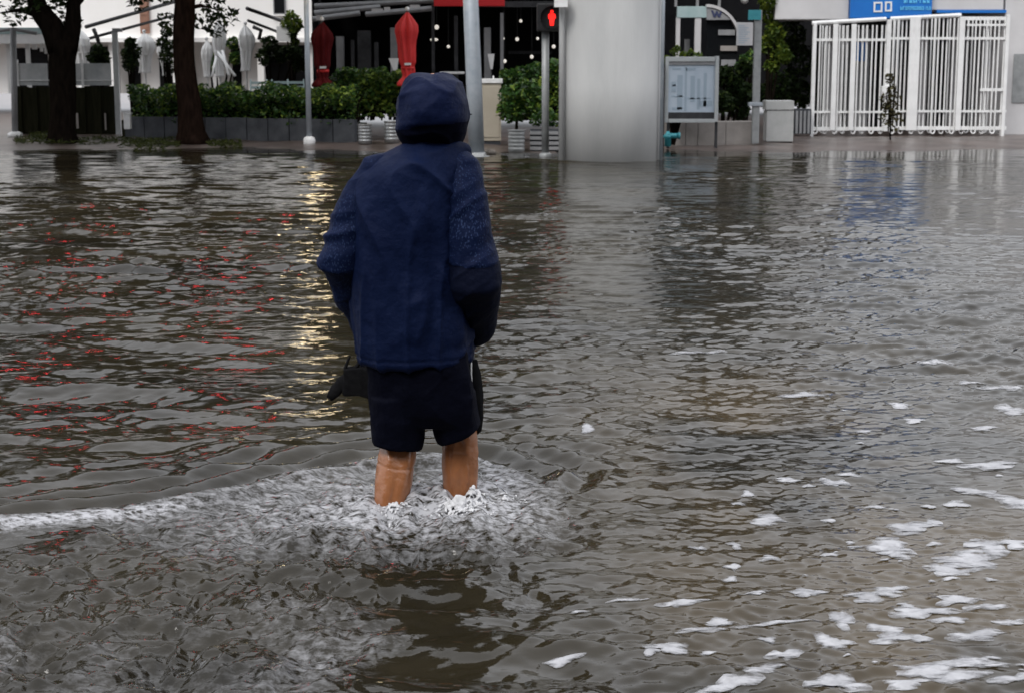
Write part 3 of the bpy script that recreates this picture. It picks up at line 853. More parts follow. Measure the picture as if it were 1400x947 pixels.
# jacket back and front
bm = bmesh.new()
rows(bm, ((194, 556, 628, .075, .02), (202, 540, 640, .088, .015), (210, 524, 640, .10, .01), (222, 508, 640, .118, .005), (240, 494, 636, .13, 0), (270, 485, 632, .14, -.005), (310, 481, 632, .147, -.005), (360, 480, 636, .148, 0), (410, 482, 637, .148, 0), (450, 486, 640, .152, 0), (478, 490, 643, .157, 0), (490, 492, 643, .158, 0), (496, 496, 640, .150, 0)), 36, 2.5)
def fold(p, k):
    q = np.stack([p[:, 0] * 0.8 + p[:, 2] * 0.6, p[:, 1], p[:, 2] * 0.8 - p[:, 0] * 0.6], axis=1)
    return 1 - 2 * np.abs(noise3(q, k, 11))
def fold2(p, k):
    q = np.stack([p[:, 0] * 0.8 - p[:, 2] * 0.6, p[:, 1], p[:, 2] * 0.8 + p[:, 0] * 0.6], axis=1)
    return 1 - 2 * np.abs(noise3(q, k, 13))
zc = A(580, 330).z
def jacket_disp(p):
    up = sstep(zc - 0.1, zc + 0.35, p[:, 2]); lo = 1 - up
    vert = noise3(p, (9, 9, 1.6), 21)
    d = 0.010 * vert * (0.35 + 0.65 * lo)
    gate1 = sstep(-0.1, 0.35, noise3(p, 4.5, 61)); gate2 = sstep(0.0, 0.4, noise3(p, 4.5, 62))
    d += 0.016 * np.clip(fold(p, (6, 4, 2.0)), 0, 1) ** 4 * gate1 + 0.013 * np.clip(fold2(p, (7, 4, 2.4)), 0, 1) ** 4 * gate2
    d += 0.012 * np.clip(1 - 2 * np.abs(noise3(p, (11, 8, 1.3), 63)), 0, 1) ** 4 * lo
    zh = A(580, 484).z
    d -= 0.004 * np.exp(-((p[:, 2] - zh) / 0.004) ** 2)
    d += 0.004 * noise3(p, (14, 14, 10), 22) + 0.0016 * noise3(p, 34, 23)
    # long vertical valley left of the spine and the seam lines of the sleeves
    xs_ = p[:, 0] - A(578, 330).x
    d -= 0.010 * np.exp(-((xs_ - 0.035 - 0.02 * noise3(p, (0.1, 0.1, 3), 5)) / 0.028) ** 2) * (p[:, 1] < PYD) * lo
    return d
jacket = remesh('jacket', bm, 0.007, 5, jacket_disp, M['jacket'], person)
# hem seam
# sleeves
def sleeve(top, E_, W_, radii, seed, ext):
    bm = bmesh.new()
    m1, m2 = (S_ + E_) / 2, (E_ + W_) / 2
    tube(bm, top + [E_, m2, W_, W_ + (W_ - E_).normalized() * ext], radii, 20, 1.0)
    def disp(p):
        axis = (E_ - top[1]).normalized()
        s = p @ np.array(axis)
        el = np.exp(-(np.linalg.norm(p - np.array(E_), axis=1) / 0.11) ** 2)
        step = 0.0
        if seed == 37:
            zc2 = A(600, 342).z + 0.25 * (p[:, 1] - PYD) + 0.012 * noise3(p, (14, 14, 2), seed)
            step = 0.006 * sstep(-0.004, 0.004, p[:, 2] - zc2) * np.exp(-np.clip(p[:, 2] - zc2, 0, 1) / 0.03)
        rings_ = 1 - 2 * np.abs(noise3(np.stack([p[:, 0] * 5, p[:, 1] * 5, s * 20 + p[:, 0] * 12], axis=1), 1.0, seed))
        return step + (0.005 + 0.011 * el) * rings_ + 0.004 * noise3(p, (16, 16, 12), seed + 1) + 0.0015 * noise3(p, 40, seed + 2)
    zcut = A(600, 342).z
    def fm(c):
        return (c[:, 2] < zcut + 0.25 * (c[:, 1] - PYD) + 0.012 * noise3(c, (14, 14, 2), seed)).astype(int)  # right sleeve turns black navy below this uneven line
    return remesh('sleeve', bm, 0.006, 4, disp, [M['sleeve'], M['sleevelow']], jacket, fm if seed == 37 else None)
sleeve([A(556, 213, .01), A(514, 233, 0), A(493, 275, 0), A(476, 320, -.01)], EL, WL, [.020, .058, .070, .074, .072, .062, .046, .043], 31, 0.02)
sleeve([A(606, 204, .0), A(631, 230, -.015), A(637, 272, -.05), A(641, 325, -.075)], ER, WR, [.030, .062, .070, .075, .080, .076, .066, .055], 37, 0.03)
# hood, the shade under its overhang painted as a near-black lower part
bm = bmesh.new()
rows(bm, ((100.5, 577, 604, .030, .02), (104, 562, 617, .062, .015), (111, 555, 624, .092, .01), (124, 550, 631, .116, .005), (140, 547, 635, .130, 0), (156, 545, 638, .136, -.002), (170, 543, 639, .132, .0), (181, 543, 638, .120, .012), (190, 546, 634, .104, .024), (199, 552, 629, .088, .03)), 32, 2.25)
zs = A(590, 150).z
def hood_disp(p):
    d = 0.010 * np.clip(fold(p, (7, 7, 9)), 0, 1) ** 3 + 0.010 * np.clip(fold2(p, (9, 6, 12)), 0, 1) ** 3 - 0.003 * np.exp(-((p[:, 0] - A(592, 150).x) / 0.004) ** 2) + 0.007 * noise3(p, (8, 8, 10), 41) + 0.002 * noise3(p, 30, 42)
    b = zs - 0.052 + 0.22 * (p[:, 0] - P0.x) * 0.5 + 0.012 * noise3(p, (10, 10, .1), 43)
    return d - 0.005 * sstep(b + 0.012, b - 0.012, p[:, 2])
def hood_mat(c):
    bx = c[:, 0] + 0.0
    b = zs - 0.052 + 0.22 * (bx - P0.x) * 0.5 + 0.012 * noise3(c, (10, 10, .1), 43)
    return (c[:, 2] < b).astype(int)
remesh('hood', bm, 0.006, 4, hood_disp, [M['hood'], M['hood_shade']], jacket, hood_mat)
# cap brim tip that shows past the hood on the right
bm = bmesh.new()
tube(bm, [A(628, 158, .06), A(639, 157, .075), A(645, 156.5, .09)], [.022, .016, .004], 10, .25)
add('cap_brim', bm, M['blackcloth'], person, True)

# shorts
bm = bmesh.new()
rows(bm, ((470, 498, 640, .135, 0), (500, 502, 644, .14, 0), (535, 506, 650, .135, .01), (560, 508, 652, .12, .01), (578, 512, 650, .09, .01)), 30, 2.4)
def leg_rows(tab):
    rr = []
    for (xa, ya), (xb, yb), hd, dy in tab:
        a, b = A(xa, ya, dy), A(xb, yb, dy)
        c = (a + b) / 2
        rr.append(ring(bm, c, (b - a) / 2, (0, hd, 0), 22, 2.3))
    loft(bm, rr)
leg_rows((((506, 540), (580, 535), .12, .0), ((508, 570), (582, 568), .112, .0), ((509, 592), (581, 594), .104, .01), ((511, 602), (578, 613), .10, .01)))
leg_rows((((584, 540), (652, 535), .12, .02), ((587, 570), (654, 560), .112, .03), ((592, 592), (655, 572), .10, .035), ((597, 606), (656, 580), .098, .04)))
def shorts_disp(p):
    return 0.008 * noise3(p, (10, 10, 2.2), 51) + 0.007 * np.clip(fold(p, (9, 6, 4)), 0, 1) ** 2 + 0.003 * noise3(p, 18, 52)
remesh('shorts', bm, 0.006, 4, shorts_disp, M['shorts'], person)

# black bag held at the left hip
bc = A(500, 522, 0.16)
bag = thing('bag', 'small black bag with a pointed flap held beside the wader\'s left hip', 'bag', bc)
bm = bmesh.new()
box(bm, bc, (0.155, 0.07, 0.10), ry=R(4), bev=0.009)
bmesh.ops.subdivide_edges(bm, edges=bm.edges[:], cuts=2, use_grid_fill=True)
for v in bm.verts:
    v.co += Vector((1, 1, 1)) * 0.004 * math.sin(v.co.x * 90 + v.co.z * 70)
add('pouch', bm, M['blackcloth'], bag, True)
bm = bmesh.new()
tube(bm, [A(479, 512, .15), A(468, 522, .145), A(458, 535, .14), A(450, 545, .14)], [.016, .022, .022, .012], 12, .45)
add('flap', bm, M['blackcloth'], bag, True)
bm = bmesh.new()
tube(bm, [A(472, 515, .15), A(472, 503, .15), A(476, 492, .155), A(479, 486, .16)], [.007, .006, .005, .003], 8)
tube(bm, [A(478, 508, .15), A(486, 503, .15), A(494, 492, .17), A(503, 478, .20)], [.008, .007, .007, .006], 8)
add('strap', bm, M['blackcloth'], bag, True)

# folded umbrella hanging from the right hand
uc = A(649, 545, 0.09)
umb = thing('folded_umbrella', 'folded black umbrella hanging from the wader\'s right hand beside the shorts', 'umbrella', uc)
bm = bmesh.new()
tube(bm, [A(646, 492, .10), A(648, 510, .10), A(650, 540, .095), A(651, 570, .09), A(651, 588, .09), A(651, 593, .09)], [.016, .024, .026, .025, .020, .008], 14, .8)
for v in bm.verts:
    v.co += (v.co - Vector((uc.x, uc.y, v.co.z))) * 0.12 * math.sin(math.atan2(v.co.y - uc.y, v.co.x - uc.x) * 7 + v.co.z * 20)
add('canopy', bm, M['blackcloth'], umb, True)
bm = bmesh.new()
tube(bm, [A(634, 462, .23), A(640, 478, .17), A(646, 493, .10)], [.013, .012, .012], 12)
add('handle', bm, M['black'], umb, True)
bm = bmesh.new()
tube(bm, [A(644, 488, .06), A(644, 510, .055), A(645, 535, .055), A(646, 560, .06)], .0035, 6)
add('light_sliver', bm, M['offwhite'], umb, True)  # off-white strip stands in for the bright sliver between umbrella and shorts
# ================================================================== far side of the crossing
GZ = 0.06
def zat(py, Y): return at(700, py, Y).z
def xat(px, py, Y): return at(px, py, Y).x
def pbox(px0, px1, py0, py1, Y, depth, bev=0.0):
    """box whose front face at distance Y spans the measured rectangle"""
    pm = (py0 + py1) / 2
    a, b = at(px0, pm, Y), at(px1, pm, Y)
    z1, z0 = zat(py0, Y), zat(py1, Y)
    return ((a.x + b.x) / 2, Y + depth / 2, (z0 + z1) / 2), (b.x - a.x, depth, z1 - z0)
def PB(px0, px1, py0, py1, Y, depth, bev=0.0, bm=None):
    c, s = pbox(px0, px1, py0, py1, Y, depth)
    return box(bm if bm is not None else bmesh.new(), c, s, bev=bev)

# ---- concrete pillar of the elevated line
Yc = 26.3
pc = Vector((xat(833, 222, Yc), Yc, -0.30))
pil = thing('concrete_pillar', 'huge round grey concrete pillar rising out of the flood water', 'pillar', pc)
rad = 70 * mpp(Yc - 0.4)
bm = lathe(bmesh.new(), pc, [(rad * 1.002, 0), (rad, 1.5), (rad, 3.6), (rad, 5.6), (rad * 1.15, 6.6), (rad * 1.9, 7.6), (rad * 2.0, 7.9)], 64)
add('shaft', bm, M['concrete'], pil, True)
bm = tube(bmesh.new(), [(pc.x - rad * 0.97, Yc - 0.42, -0.3), (pc.x - rad * 0.97, Yc - 0.42, 5.2)], 0.045, 12)
add('downpipe', bm, M['concrete'], pil, True)
bm = tube(bmesh.new(), [(pc.x + rad * 0.985, Yc - 0.34, -0.3), (pc.x + rad * 0.985, Yc - 0.34, 5.2)], 0.028, 12)
add('conduit', bm, M['galv'], pil, True)
bm = PB(758, 776, -6, 10, 25.55, 0.2)
add('bracket', bm, M['offwhite'], pil)

# ---- thick leaning steel pole
Yp = 27.3
pb = Vector((xat(652, 213, Yp), Yp, -0.02))
pole = thing('signal_pole', 'thick grey steel pole leaning slightly beside the beige cabinet', 'pole', pb)
tp = at(643.5, 0, Yp); dirp = (tp - pb)
bm = tube(bmesh.new(), [pb, pb + dirp * 0.45, pb + dirp * 2.2], [10.6 * mpp(Yp), 10.8 * mpp(Yp), 9.4 * mpp(Yp)], 24)
add('shaft', bm, M['galv'], pole, True)
bm = lathe(bmesh.new(), pb - Vector((0, 0, .05)), [(.22, 0), (.22, .07), (.16, .075), (.15, .12), (.13, .13)], 20)
add('base_flange', bm, M['galv_dark'], pole, True)
for k in range(4):
    a = math.pi / 4 + k * math.pi / 2
    add('bolt', lathe(bmesh.new(), pb + Vector((math.cos(a) * .185, math.sin(a) * .185, .02)), [(.018, 0), (.018, .05), (.01, .06)], 8), M['galv_dark'], pole)
for i, (px, py, r) in enumerate(((664, 207, .08), (672, 205, .06))):
    s = at(px, py, 27.8)
    b = ball(bmesh.new(), Vector((s.x, 27.8, 0.03)), r, 10, 8, (1.3, 1, .8))
    for v in b.verts: v.co += Vector((random.uniform(-1, 1), random.uniform(-1, 1), random.uniform(-1, 1))) * .012
    o = add('stone', b, M['stone'], None, True)
    props(o, ('larger brown stone lying at the foot of the leaning steel pole', 'smaller brown stone a step right of the leaning steel pole')[i], 'stone')

# ---- pedestrian signal
Ys = 27.0
sb = Vector((xat(745.5, 216, Ys), Ys, -0.05))
ps = thing('pedestrian_signal', 'pedestrian signal on a slim grey post showing a red standing figure', 'pedestrian signal', sb)
add('post', tube(bmesh.new(), [sb, (sb.x - .005, Ys, zat(40, Ys))], 5.0 * mpp(Ys), 16), M['galv_dark'], ps, True)
add('base_collar', lathe(bmesh.new(), sb, [(.10, 0), (.10, .10), (.065, .12)], 14), M['galv_dark'], ps, True)
add('housing', PB(734, 776, 5, 43, Ys - .17, .24, .02), M['black'], ps)
zc_, zb_ = zat(25, Ys - .2), zat(42, Ys - .2)
bm = bmesh.new()
xc = xat(754.5, 25, Ys - .2); r_ = 15.5 * mpp(Ys)
n = 16
for i in range(n + 1):
    a = math.pi * (-0.08 + 1.16 * i / n)
    p = (xc + math.cos(a) * r_, zc_ + math.sin(a) * r_)
    bm.verts.new((p[0], Ys - .17, p[1])); bm.verts.new((p[0], Ys - .36, p[1]))
bm.verts.ensure_lookup_table()
for i in range(n): bm.faces.new((bm.verts[2 * i], bm.verts[2 * i + 1], bm.verts[2 * i + 3], bm.verts[2 * i + 2]))
bmesh.ops.solidify(bm, geom=bm.faces[:], thickness=0.006)
add('visor', bm, M['black'], ps, True)
lens = add('lens', lathe(bmesh.new(), (0, 0, 0), [(r_ * .9, 0), (r_ * .9, .012)], 24), M['black'], ps)
lens.data.transform(Matrix.Translation(Vector((xc, Ys - .185, zc_)) - sb) @ Matrix.Rotation(math.pi / 2, 4, 'X') @ Matrix.Translation(sb))
s_ = mpp(Ys)
bm = bmesh.new(); yv0, yv1 = Ys - .212, Ys - .200
def oval(cx, cz, rx, rz, n=14): return [(xc + (cx + rx * math.cos(2 * math.pi * i / n)) * s_, zc_ + (cz + rz * math.sin(2 * math.pi * i / n)) * s_) for i in range(n)]
prism(bm, oval(0, 8.3, 2.2, 2.3), yv0, yv1)
prism(bm, [(xc + x * s_, zc_ + z * s_) for x, z in ((-4.6, 5), (-2.6, 6), (2.6, 6), (4.6, 5), (5.2, -.5), (4, -.8), (3.4, -1.2), (2.4, -10), (.5, -10.3), (0, -5), (-.5, -10.3), (-2.4, -10), (-3.4, -1.2), (-4, -.8), (-5.2, -.5))], yv0, yv1)
add('red_figure', bm, M['redman'], ps)

# ---- lamp post by the planter, lit
Yl = 30.8
lb = Vector((xat(423, 198, Yl), Yl, 0.02))
lamp = thing('street_lamp', 'slim pale grey lamp post with a white base collar before the hedge planter', 'street lamp', lb)
lt = at(418.5, 0, Yl)
top = lb + (lt - lb) * 1.24
add('post', tube(bmesh.new(), [lb, top], [3.8 * mpp(Yl), 3.2 * mpp(Yl)], 14), M['galv'], lamp, True)
add('base_collar', lathe(bmesh.new(), lb, [(.115, -.05), (.115, .09), (.10, .13), (.05, .16)], 16), M['offwhite'], lamp, True)
add('lamp_globe', ball(bmesh.new(), top + Vector((0, -.05, .18)), .19, 16, 10), M['lampwarm'], lamp, True)
add('lamp_cap', lathe(bmesh.new(), top + Vector((0, -.05, .34)), [(.17, 0), (.15, .05), (.03, .10)], 16), M['darkmetal'], lamp, True)

# ---- traffic signals over the road at the left, above the picture: their red lamps glitter in the water
tb = Vector((-9.6, 24.0, -0.3))
ts = thing('traffic_signal', 'overhead mast arm with red traffic lights above the flooded road', 'traffic signal', tb)
add('mast', tube(bmesh.new(), [tb, tb + Vector((0, 0, 7.35))], [.12, .08], 14), M['galv'], ts, True)
add('arm', tube(bmesh.new(), [tb + Vector((0, 0, 7.15)), (-4.0, 24.0, 7.15)], [.07, .045], 12), M['galv'], ts, True)
for x in (-7.1, -4.5):
    h = add('signal_head', B((x, 23.95, 6.15), (.36, .22, 1.05), bev=.03), M['black'], ts)
    for k, z in enumerate((6.48, 6.15, 5.82)):
        l = add('lamp_lens', ball(bmesh.new(), (x, 23.83, z), .12, 16, 8, (1, .3, 1)), M['redlamp'] if k == 0 else M['glassdark'], ts, True)
        l.parent = h

# ---- trees on the verge
def tree(name, label, trunk, rad, limbs, crown, n_leaf, seed, bark, leafm):
    base = Vector(trunk[0])
    t = thing(name, label, 'tree', base)
    bm = bmesh.new()
    tube(bm, trunk, rad, 18)
    for pts, rr in limbs: tube(bm, pts, rr, 10)
    bmesh.ops.subdivide_edges(bm, edges=bm.edges[:], cuts=1, use_grid_fill=True)
    co = np.array([v.co[:] for v in bm.verts])
    d = 0.022 * noise3(co, (7, 7, 2.2), seed) + 0.012 * noise3(co, (20, 20, 7), seed + 1)
    bm.normal_update()
    for v, k in zip(bm.verts, d): v.co += v.normal * k
    # root flare
    for v in bm.verts:
        k = max(0, 1 - (v.co.z - base.z) / 0.5)
        f = 1 + 0.35 * k * k * (1 + 0.5 * math.sin(math.atan2(v.co.y - base.y, v.co.x - base.x) * 4 + seed))
        v.co.x = base.x + (v.co.x - base.x) * f; v.co.y = base.y + (v.co.y - base.y) * f
    add('trunk', bm, bark, t, True)
    cs, rs, ex = crown
    big = clump_points(cs, rs, n_leaf, seed)
    small = clump_points(ex, np.full(len(ex), .24), 46 * len(ex), seed + 7)
    o = link('crown', leaves(np.vstack([big, small]), np.concatenate([np.full(len(big), .24), np.full(len(small), .13)]), seed), leafm, t)
    return t
Yt = 31.0
def q(px, py, dy=0.0): return at(px, py, Yt + dy)
rt = np.random.default_rng(3)
def crown_of(cx, cy, cz, rx, rz, n, rad, seed):
    r = np.random.default_rng(seed)
    d = r.normal(size=(n, 3)); d /= np.linalg.norm(d, axis=1)[:, None]
    k = r.uniform(.25, 1, n)[:, None] ** .5
    p = np.array([cx, cy, cz]) + d * k * np.array([rx, rx * .9, rz])
    return p, r.uniform(.6, 1.2, n) * rad
c1, r1 = crown_of(-10.2, 31.6, 8.6, 5.0, 5.2, 110, 1.15, 1)
extra = np.array([[*q(x, y, dy)] for x, y, dy in ((10, 0, .3), (40, 6, -.4), (62, 4, .5), (-15, 10, 0), (88, 14, .6), (75, -10, -.3), (30, -12, .2), (98, 30, .5), (20, 22, .6), (52, 16, .5), (84, -2, .1))])
c1[:, 2] = np.maximum(c1[:, 2], 3.9 + .3 * np.sin(c1[:, 0] * 3)); ex1 = extra
tree('verge_tree', 'dark forked tree trunk rising from the verge beside the board fence', [q(86, 198, 0), q(85, 180), q(86, 130), q(85, 85), q(88, 55)], [.25, .235, .235, .25, .27],
     [([q(82, 70), q(70, 35), q(52, 12), q(40, -30), q(20, -120)], [.24, .21, .18, .15, .08]), ([q(92, 70), q(99, 40), q(101, 15), q(103, -25), q(130, -130)], [.20, .16, .125, .11, .07]),
      ([q(60, 22), q(30, 14), q(0, 18)], [.08, .04, .015]), ([q(101, 15), q(112, 0), q(118, -20)], [.05, .035, .02])], (c1, r1, ex1), 42000, 5, M['bark'], M['leafdark'])
c2, r2 = crown_of(-4.6, 31.8, 8.8, 4.6, 5.2, 100, 1.15, 2)
extra = np.array([[*q(x, y, dy)] for x, y, dy in ((288, 12, .5), (300, -6, .2), (280, 30, .6), (312, 22, .6), (224, -8, .3), (232, 28, .5), (296, 38, .7), (200, -12, .3), (190, 2, .8))])
c2[:, 2] = np.maximum(c2[:, 2], 4.1 + .3 * np.sin(c2[:, 0] * 3)); ex2 = extra
tree('verge_tree', 'brown barked tree bending right in front of the hedge', [q(263, 199, 0), q(261, 180), q(259, 140), q(252, 95), q(250, 50), q(253, 10), q(254, -60)], [.27, .245, .22, .20, .20, .19, .17],
     [([q(254, -30), q(285, -90), q(330, -170)], [.12, .1, .05]), ([q(253, -40), q(220, -110), q(190, -190)], [.12, .09, .05]), ([q(253, 12), q(275, 8), q(298, 14)], [.05, .03, .012])], (c2, r2, ex2), 40000, 6, M['bark2'], M['leafdark'])

c3, r3 = crown_of(-13.4, 20.0, 8.6, 5.0, 5.0, 100, 1.2, 3)
tree('verge_tree', 'broad street tree standing in the flood left of the picture, its crown over the water', [(-13.4, 20, -.3), (-13.3, 20, 1.2), (-13.5, 20.1, 3.0), (-13.4, 20, 5.0)], [.32, .27, .25, .22],
     [([(-13.4, 20, 4.6), (-12, 20.4, 6.5), (-10.5, 20.6, 8.5)], [.17, .12, .06]), ([(-13.4, 20, 4.6), (-14.6, 19.6, 6.6), (-15.8, 19.2, 8.6)], [.16, .11, .05])], (c3, r3, np.array([[-9.6, 19.6, 5.2], [-10.2, 20.4, 4.8]])), 36000, 9, M['bark'], M['leafdark'])

# ---- verge grass in ragged tufts
pts = []
rg = np.random.default_rng(8)
for (x0, x1, y0, y1, n) in ((20, 140, 190, 199, 900), (140, 246, 193, 203, 1200), (285, 330, 194, 199, 300), (40, 70, 184, 192, 200)):
    for _ in range(n):
        p = gnd(rg.uniform(x0, x1), rg.uniform(y0, y1), 0.04)
        if noise2(np.array([p.x * 2.0]), np.array([p.y * 2.0]), 71)[0] > -0.15: pts.append((p.x, p.y, pave_z(p.x, p.y) + rg.uniform(.0, .07)))
grass = link('verge_grass', leaves(pts, 0.13, 4, up=0.0, aspect=0.12), M['grass']); props(grass, 'short dull grass on the wet verge round the tree roots', kind='stuff')

# ---- planter wall and hedge
W0, W1 = Vector((xat(172, 180, 33.0), 33.0, GZ)), Vector((xat(487, 185, 31.0), 31.0, GZ))
pw = thing('planter_wall', 'long low grey concrete planter wall under the hedge', 'planter wall', W0)
nb = 11; ang = math.atan2(W1.y - W0.y, W1.x - W0.x); L = (W1 - W0).length / nb
proto = None
for i in range(nb):
    c = W0.lerp(W1, (i + .5) / nb)
    bm = box(bmesh.new(), (c.x, c.y + .06, .26 + .004 * (i % 3)), (L - .018, .12 + .012 * (i % 2), .44), rz=ang, bev=.008)
    add('panel', bm, M['concrete_dark'], pw)
bm = box(bmesh.new(), ((W0.x + W1.x) / 2, (W0.y + W1.y) / 2 + .55, .22), ((W1 - W0).length, .7, .36), rz=ang)
add('soil_bed', bm, M['darkwood'], pw)
def hedge(name, label, p0, p1, z0, z1, depth, n, seed, size=.085, m='leaf', stems=True):
    c = Vector(((p0[0] + p1[0]) / 2, (p0[1] + p1[1]) / 2, z0))
    t = thing(name, label, 'hedge', c)
    zr = z1 - z0
    link('foliage', leaves(hedge_points(p0, p1, z0, z1, depth, n, seed), size, seed, tone_fn=lambda p: 0.28 * noise3(p, 1.6, seed) + 0.12 * noise3(p, 5, seed + 1)), M[m], t)
    bm = bmesh.new()
    rg = np.random.default_rng(seed)
    for _ in range(40):
        k = rg.uniform(0, 1); x = p0[0] + (p1[0] - p0[0]) * k; y = p0[1] + (p1[1] - p0[1]) * k + rg.uniform(-.3, .3) * depth
        tube(bm, [(x, y, z0 - .05), (x + rg.uniform(-.1, .1), y, z0 + zr * .5), (x + rg.uniform(-.2, .2), y, z0 + zr * .85)], [.02, .015, .008], 5)
    # woody core so that no light leaks through the middle
    if abs(p1[0] - p0[0]) > 1.0:
        box(bm, ((p0[0] + p1[0]) / 2, (p0[1] + p1[1]) / 2 + .1, z0 + zr * .40), (math.hypot(p1[0] - p0[0], p1[1] - p0[1]) * .97, depth * .35, zr * .62), rz=math.atan2(p1[1] - p0[1], p1[0] - p0[0]))
    add('branches', bm, M['bark'], t)
    return t
hedge('hedge', 'long leafy green hedge growing in the grey planter wall', (W0.x + .1, W0.y + .5), (W1.x, W1.y + .5), .36, 1.12, 1.0, 11000, 3, .09)
hedge('hedge', 'taller bushy hedge between the red parasols behind the steel drums', (xat(450, 100, 33), 33.2), (xat(566, 100, 33), 33.1), .45, 1.34, .8, 4500, 4, .11)
hedge('hedge', 'short hedge between the beige cabinet and the concrete pillar', (xat(684, 120, 31.4), 31.5), (xat(768, 120, 31.4), 31.4), .5, 1.42, .8, 4500, 5, .10)
b_ = thing('low_bush', 'bright broad leaved bush growing out of the ribbed drum near the signal post', 'bush', Vector((xat(706, 190, 29.2), 29.2, .4)))
link('foliage', leaves(clump_points([(xat(705, 140, 29.3), 29.4, .95), (xat(722, 130, 29.3), 29.5, 1.05), (xat(700, 155, 29.3), 29.3, .7), (xat(730, 155, 29.3), 29.4, .75)], [.32, .3, .28, .28], 1100, 12), .12, 12), M['leaf'], b_)
add('branches', tube(bmesh.new(), [(xat(706, 190, 29.2), 29.25, .35), (xat(708, 150, 29.2), 29.35, .9)], [.03, .015], 6), M['bark'], b_)

# ---- steel drum planters
def drum(px, py0, py1, Y, wpx, label):
    w = wpx * mpp(Y) / 2; z0, z1 = zat(py1, Y), zat(py0, Y); x = xat(px, py1, Y)
    t = thing('drum_planter', label, 'planter', (x, Y, z0), 'steel drum planters along the hedge')
    h = z1 - z0
    prof = [(w * .96, 0)]
    for k in range(1, 6):
        z = h * k / 6
        prof += [(w * .91, z - h * .035), (w * 1.0, z), (w * .91, z + h * .035)]
    prof += [(w * .97, h * .97), (w * 1.03, h * .985), (w * 1.03, h), (w * .92, h), (w * .9, h * .93), (0.01, h * .93)]
    add('drum', lathe(bmesh.new(), (x, Y, z0), prof, 26), M['keg'] if px < 600 else M['galv_dark'], t, True)
    add('soil', lathe(bmesh.new(), (x, Y, z0 + h * .90), [(w * .85, 0), (w * .85, h * .05), (.01, h * .07)], 16), M['darkwood'], t, True)
drum(499, 170, 197, 30.6, 20, 'bright ribbed steel drum at the end of the planter wall')
drum(536, 166, 195, 30.6, 22, 'bright ribbed steel drum half hidden by the wader\'s shoulder')
drum(706, 178, 209, 28.6, 24, 'dull ribbed steel drum to the right of the beige cabinet')
bp_ = thing('box_planter', 'grey ribbed box planter behind the pedestrian signal post', 'planter', (xat(742, 209, 28.7), 28.7, GZ))
add('box', PB(725, 764, 178, 207, 28.7, .5, .01), M['concrete_dark'], bp_)
for k in range(4):
    add('slat', PB(724.5, 764.5, 180 + k * 7, 184.5 + k * 7, 28.665, .03, .004), M['midmetal'], bp_)
link('plant', leaves(clump_points([(xat(745, 165, 29), 28.95, .62), (xat(735, 170, 29), 28.95, .55), (xat(757, 168, 29), 28.95, .55)], [.2, .16, .16], 350, 15), .09, 15), M['leaf'], bp_)

# ---- beige utility cabinet
Yk = 30.0
cb = thing('utility_cabinet', 'tall beige utility cabinet with a pale lid beside the leaning pole', 'cabinet', (xat(671, 195, Yk), Yk, GZ))
add('body', PB(656, 685, 114, 193, Yk, .36, .012), M['beige'], cb)
add('lid', PB(653, 687, 108, 114, Yk - .03, .42, .008), M['offwhite'], cb)
add('door', PB(659, 682.5, 119, 188, Yk - .014, .02, .004), M['beige'], cb)
add('plinth', PB(657, 684, 193, 200, Yk + .02, .3), M['concrete_dark'], cb)
add('knob', PB(673.5, 675.5, 104, 109, Yk + .1, .03), M['offwhite'], cb)
add('lock', lathe(bmesh.new(), (xat(680, 150, Yk), Yk - .03, zat(152, Yk)), [(.012, 0), (.012, .03)], 8), M['darkmetal'], cb)

# ---- board fence, gate post, glass screens of the terrace on the left
Yf = 34.5
bf = thing('board_fence', 'dark weathered board fence below the terrace screens at left', 'fence', (xat(90, 185, Yf), Yf, GZ))
nbd = 13
for i in range(nbd):
    a = 18 + i * 10.9
    add('board', PB(a, a + 11.8, 118 + (i * 7) % 3, 188, Yf + .036 * (i % 2), .03, .003), M['darkwood'], bf)
for py in (128, 172): add('rail', PB(18, 160, py, py + 4, Yf + .085, .04), M['darkwood'], bf)
for (x0, x1, y0, y1) in ((104, 107, 155, 176), (143, 145, 155, 178)): add('batten', PB(x0, x1, y0, y1, Yf - .03, .025), M['wallstone'], bf)
gp = thing('gate_post', 'slim pale post standing at the right end of the board fence', 'post', (xat(159, 185, 34.4), 34.4, GZ))
add('shaft', PB(155.5, 162.5, 44, 186, 34.35, .1, .008), M['glasspale'], gp)
add('cap', PB(153, 165, 39, 44, 34.32, .16, .006), M['midmetal'], gp)
gs = thing('wind_screen', 'row of pale glass wind screens standing on top of the board fence', 'screen', (xat(100, 118, 34.8), 34.8, zat(118, 34.8)))
for (a, b) in ((24, 66), (94, 112), (113, 153)):
    add('pane', PB(a + 1, b - 1, 87, 117, 34.82, .015), M['glasspale'], gs)
    add('frame_post', PB(a - 1.2, a + 1.0, 82, 118.5, 34.80, .05), M['offwhite'], gs)
add('rail', PB(20, 154, 109.5, 111, 34.79, .03), M['offwhite'], gs)

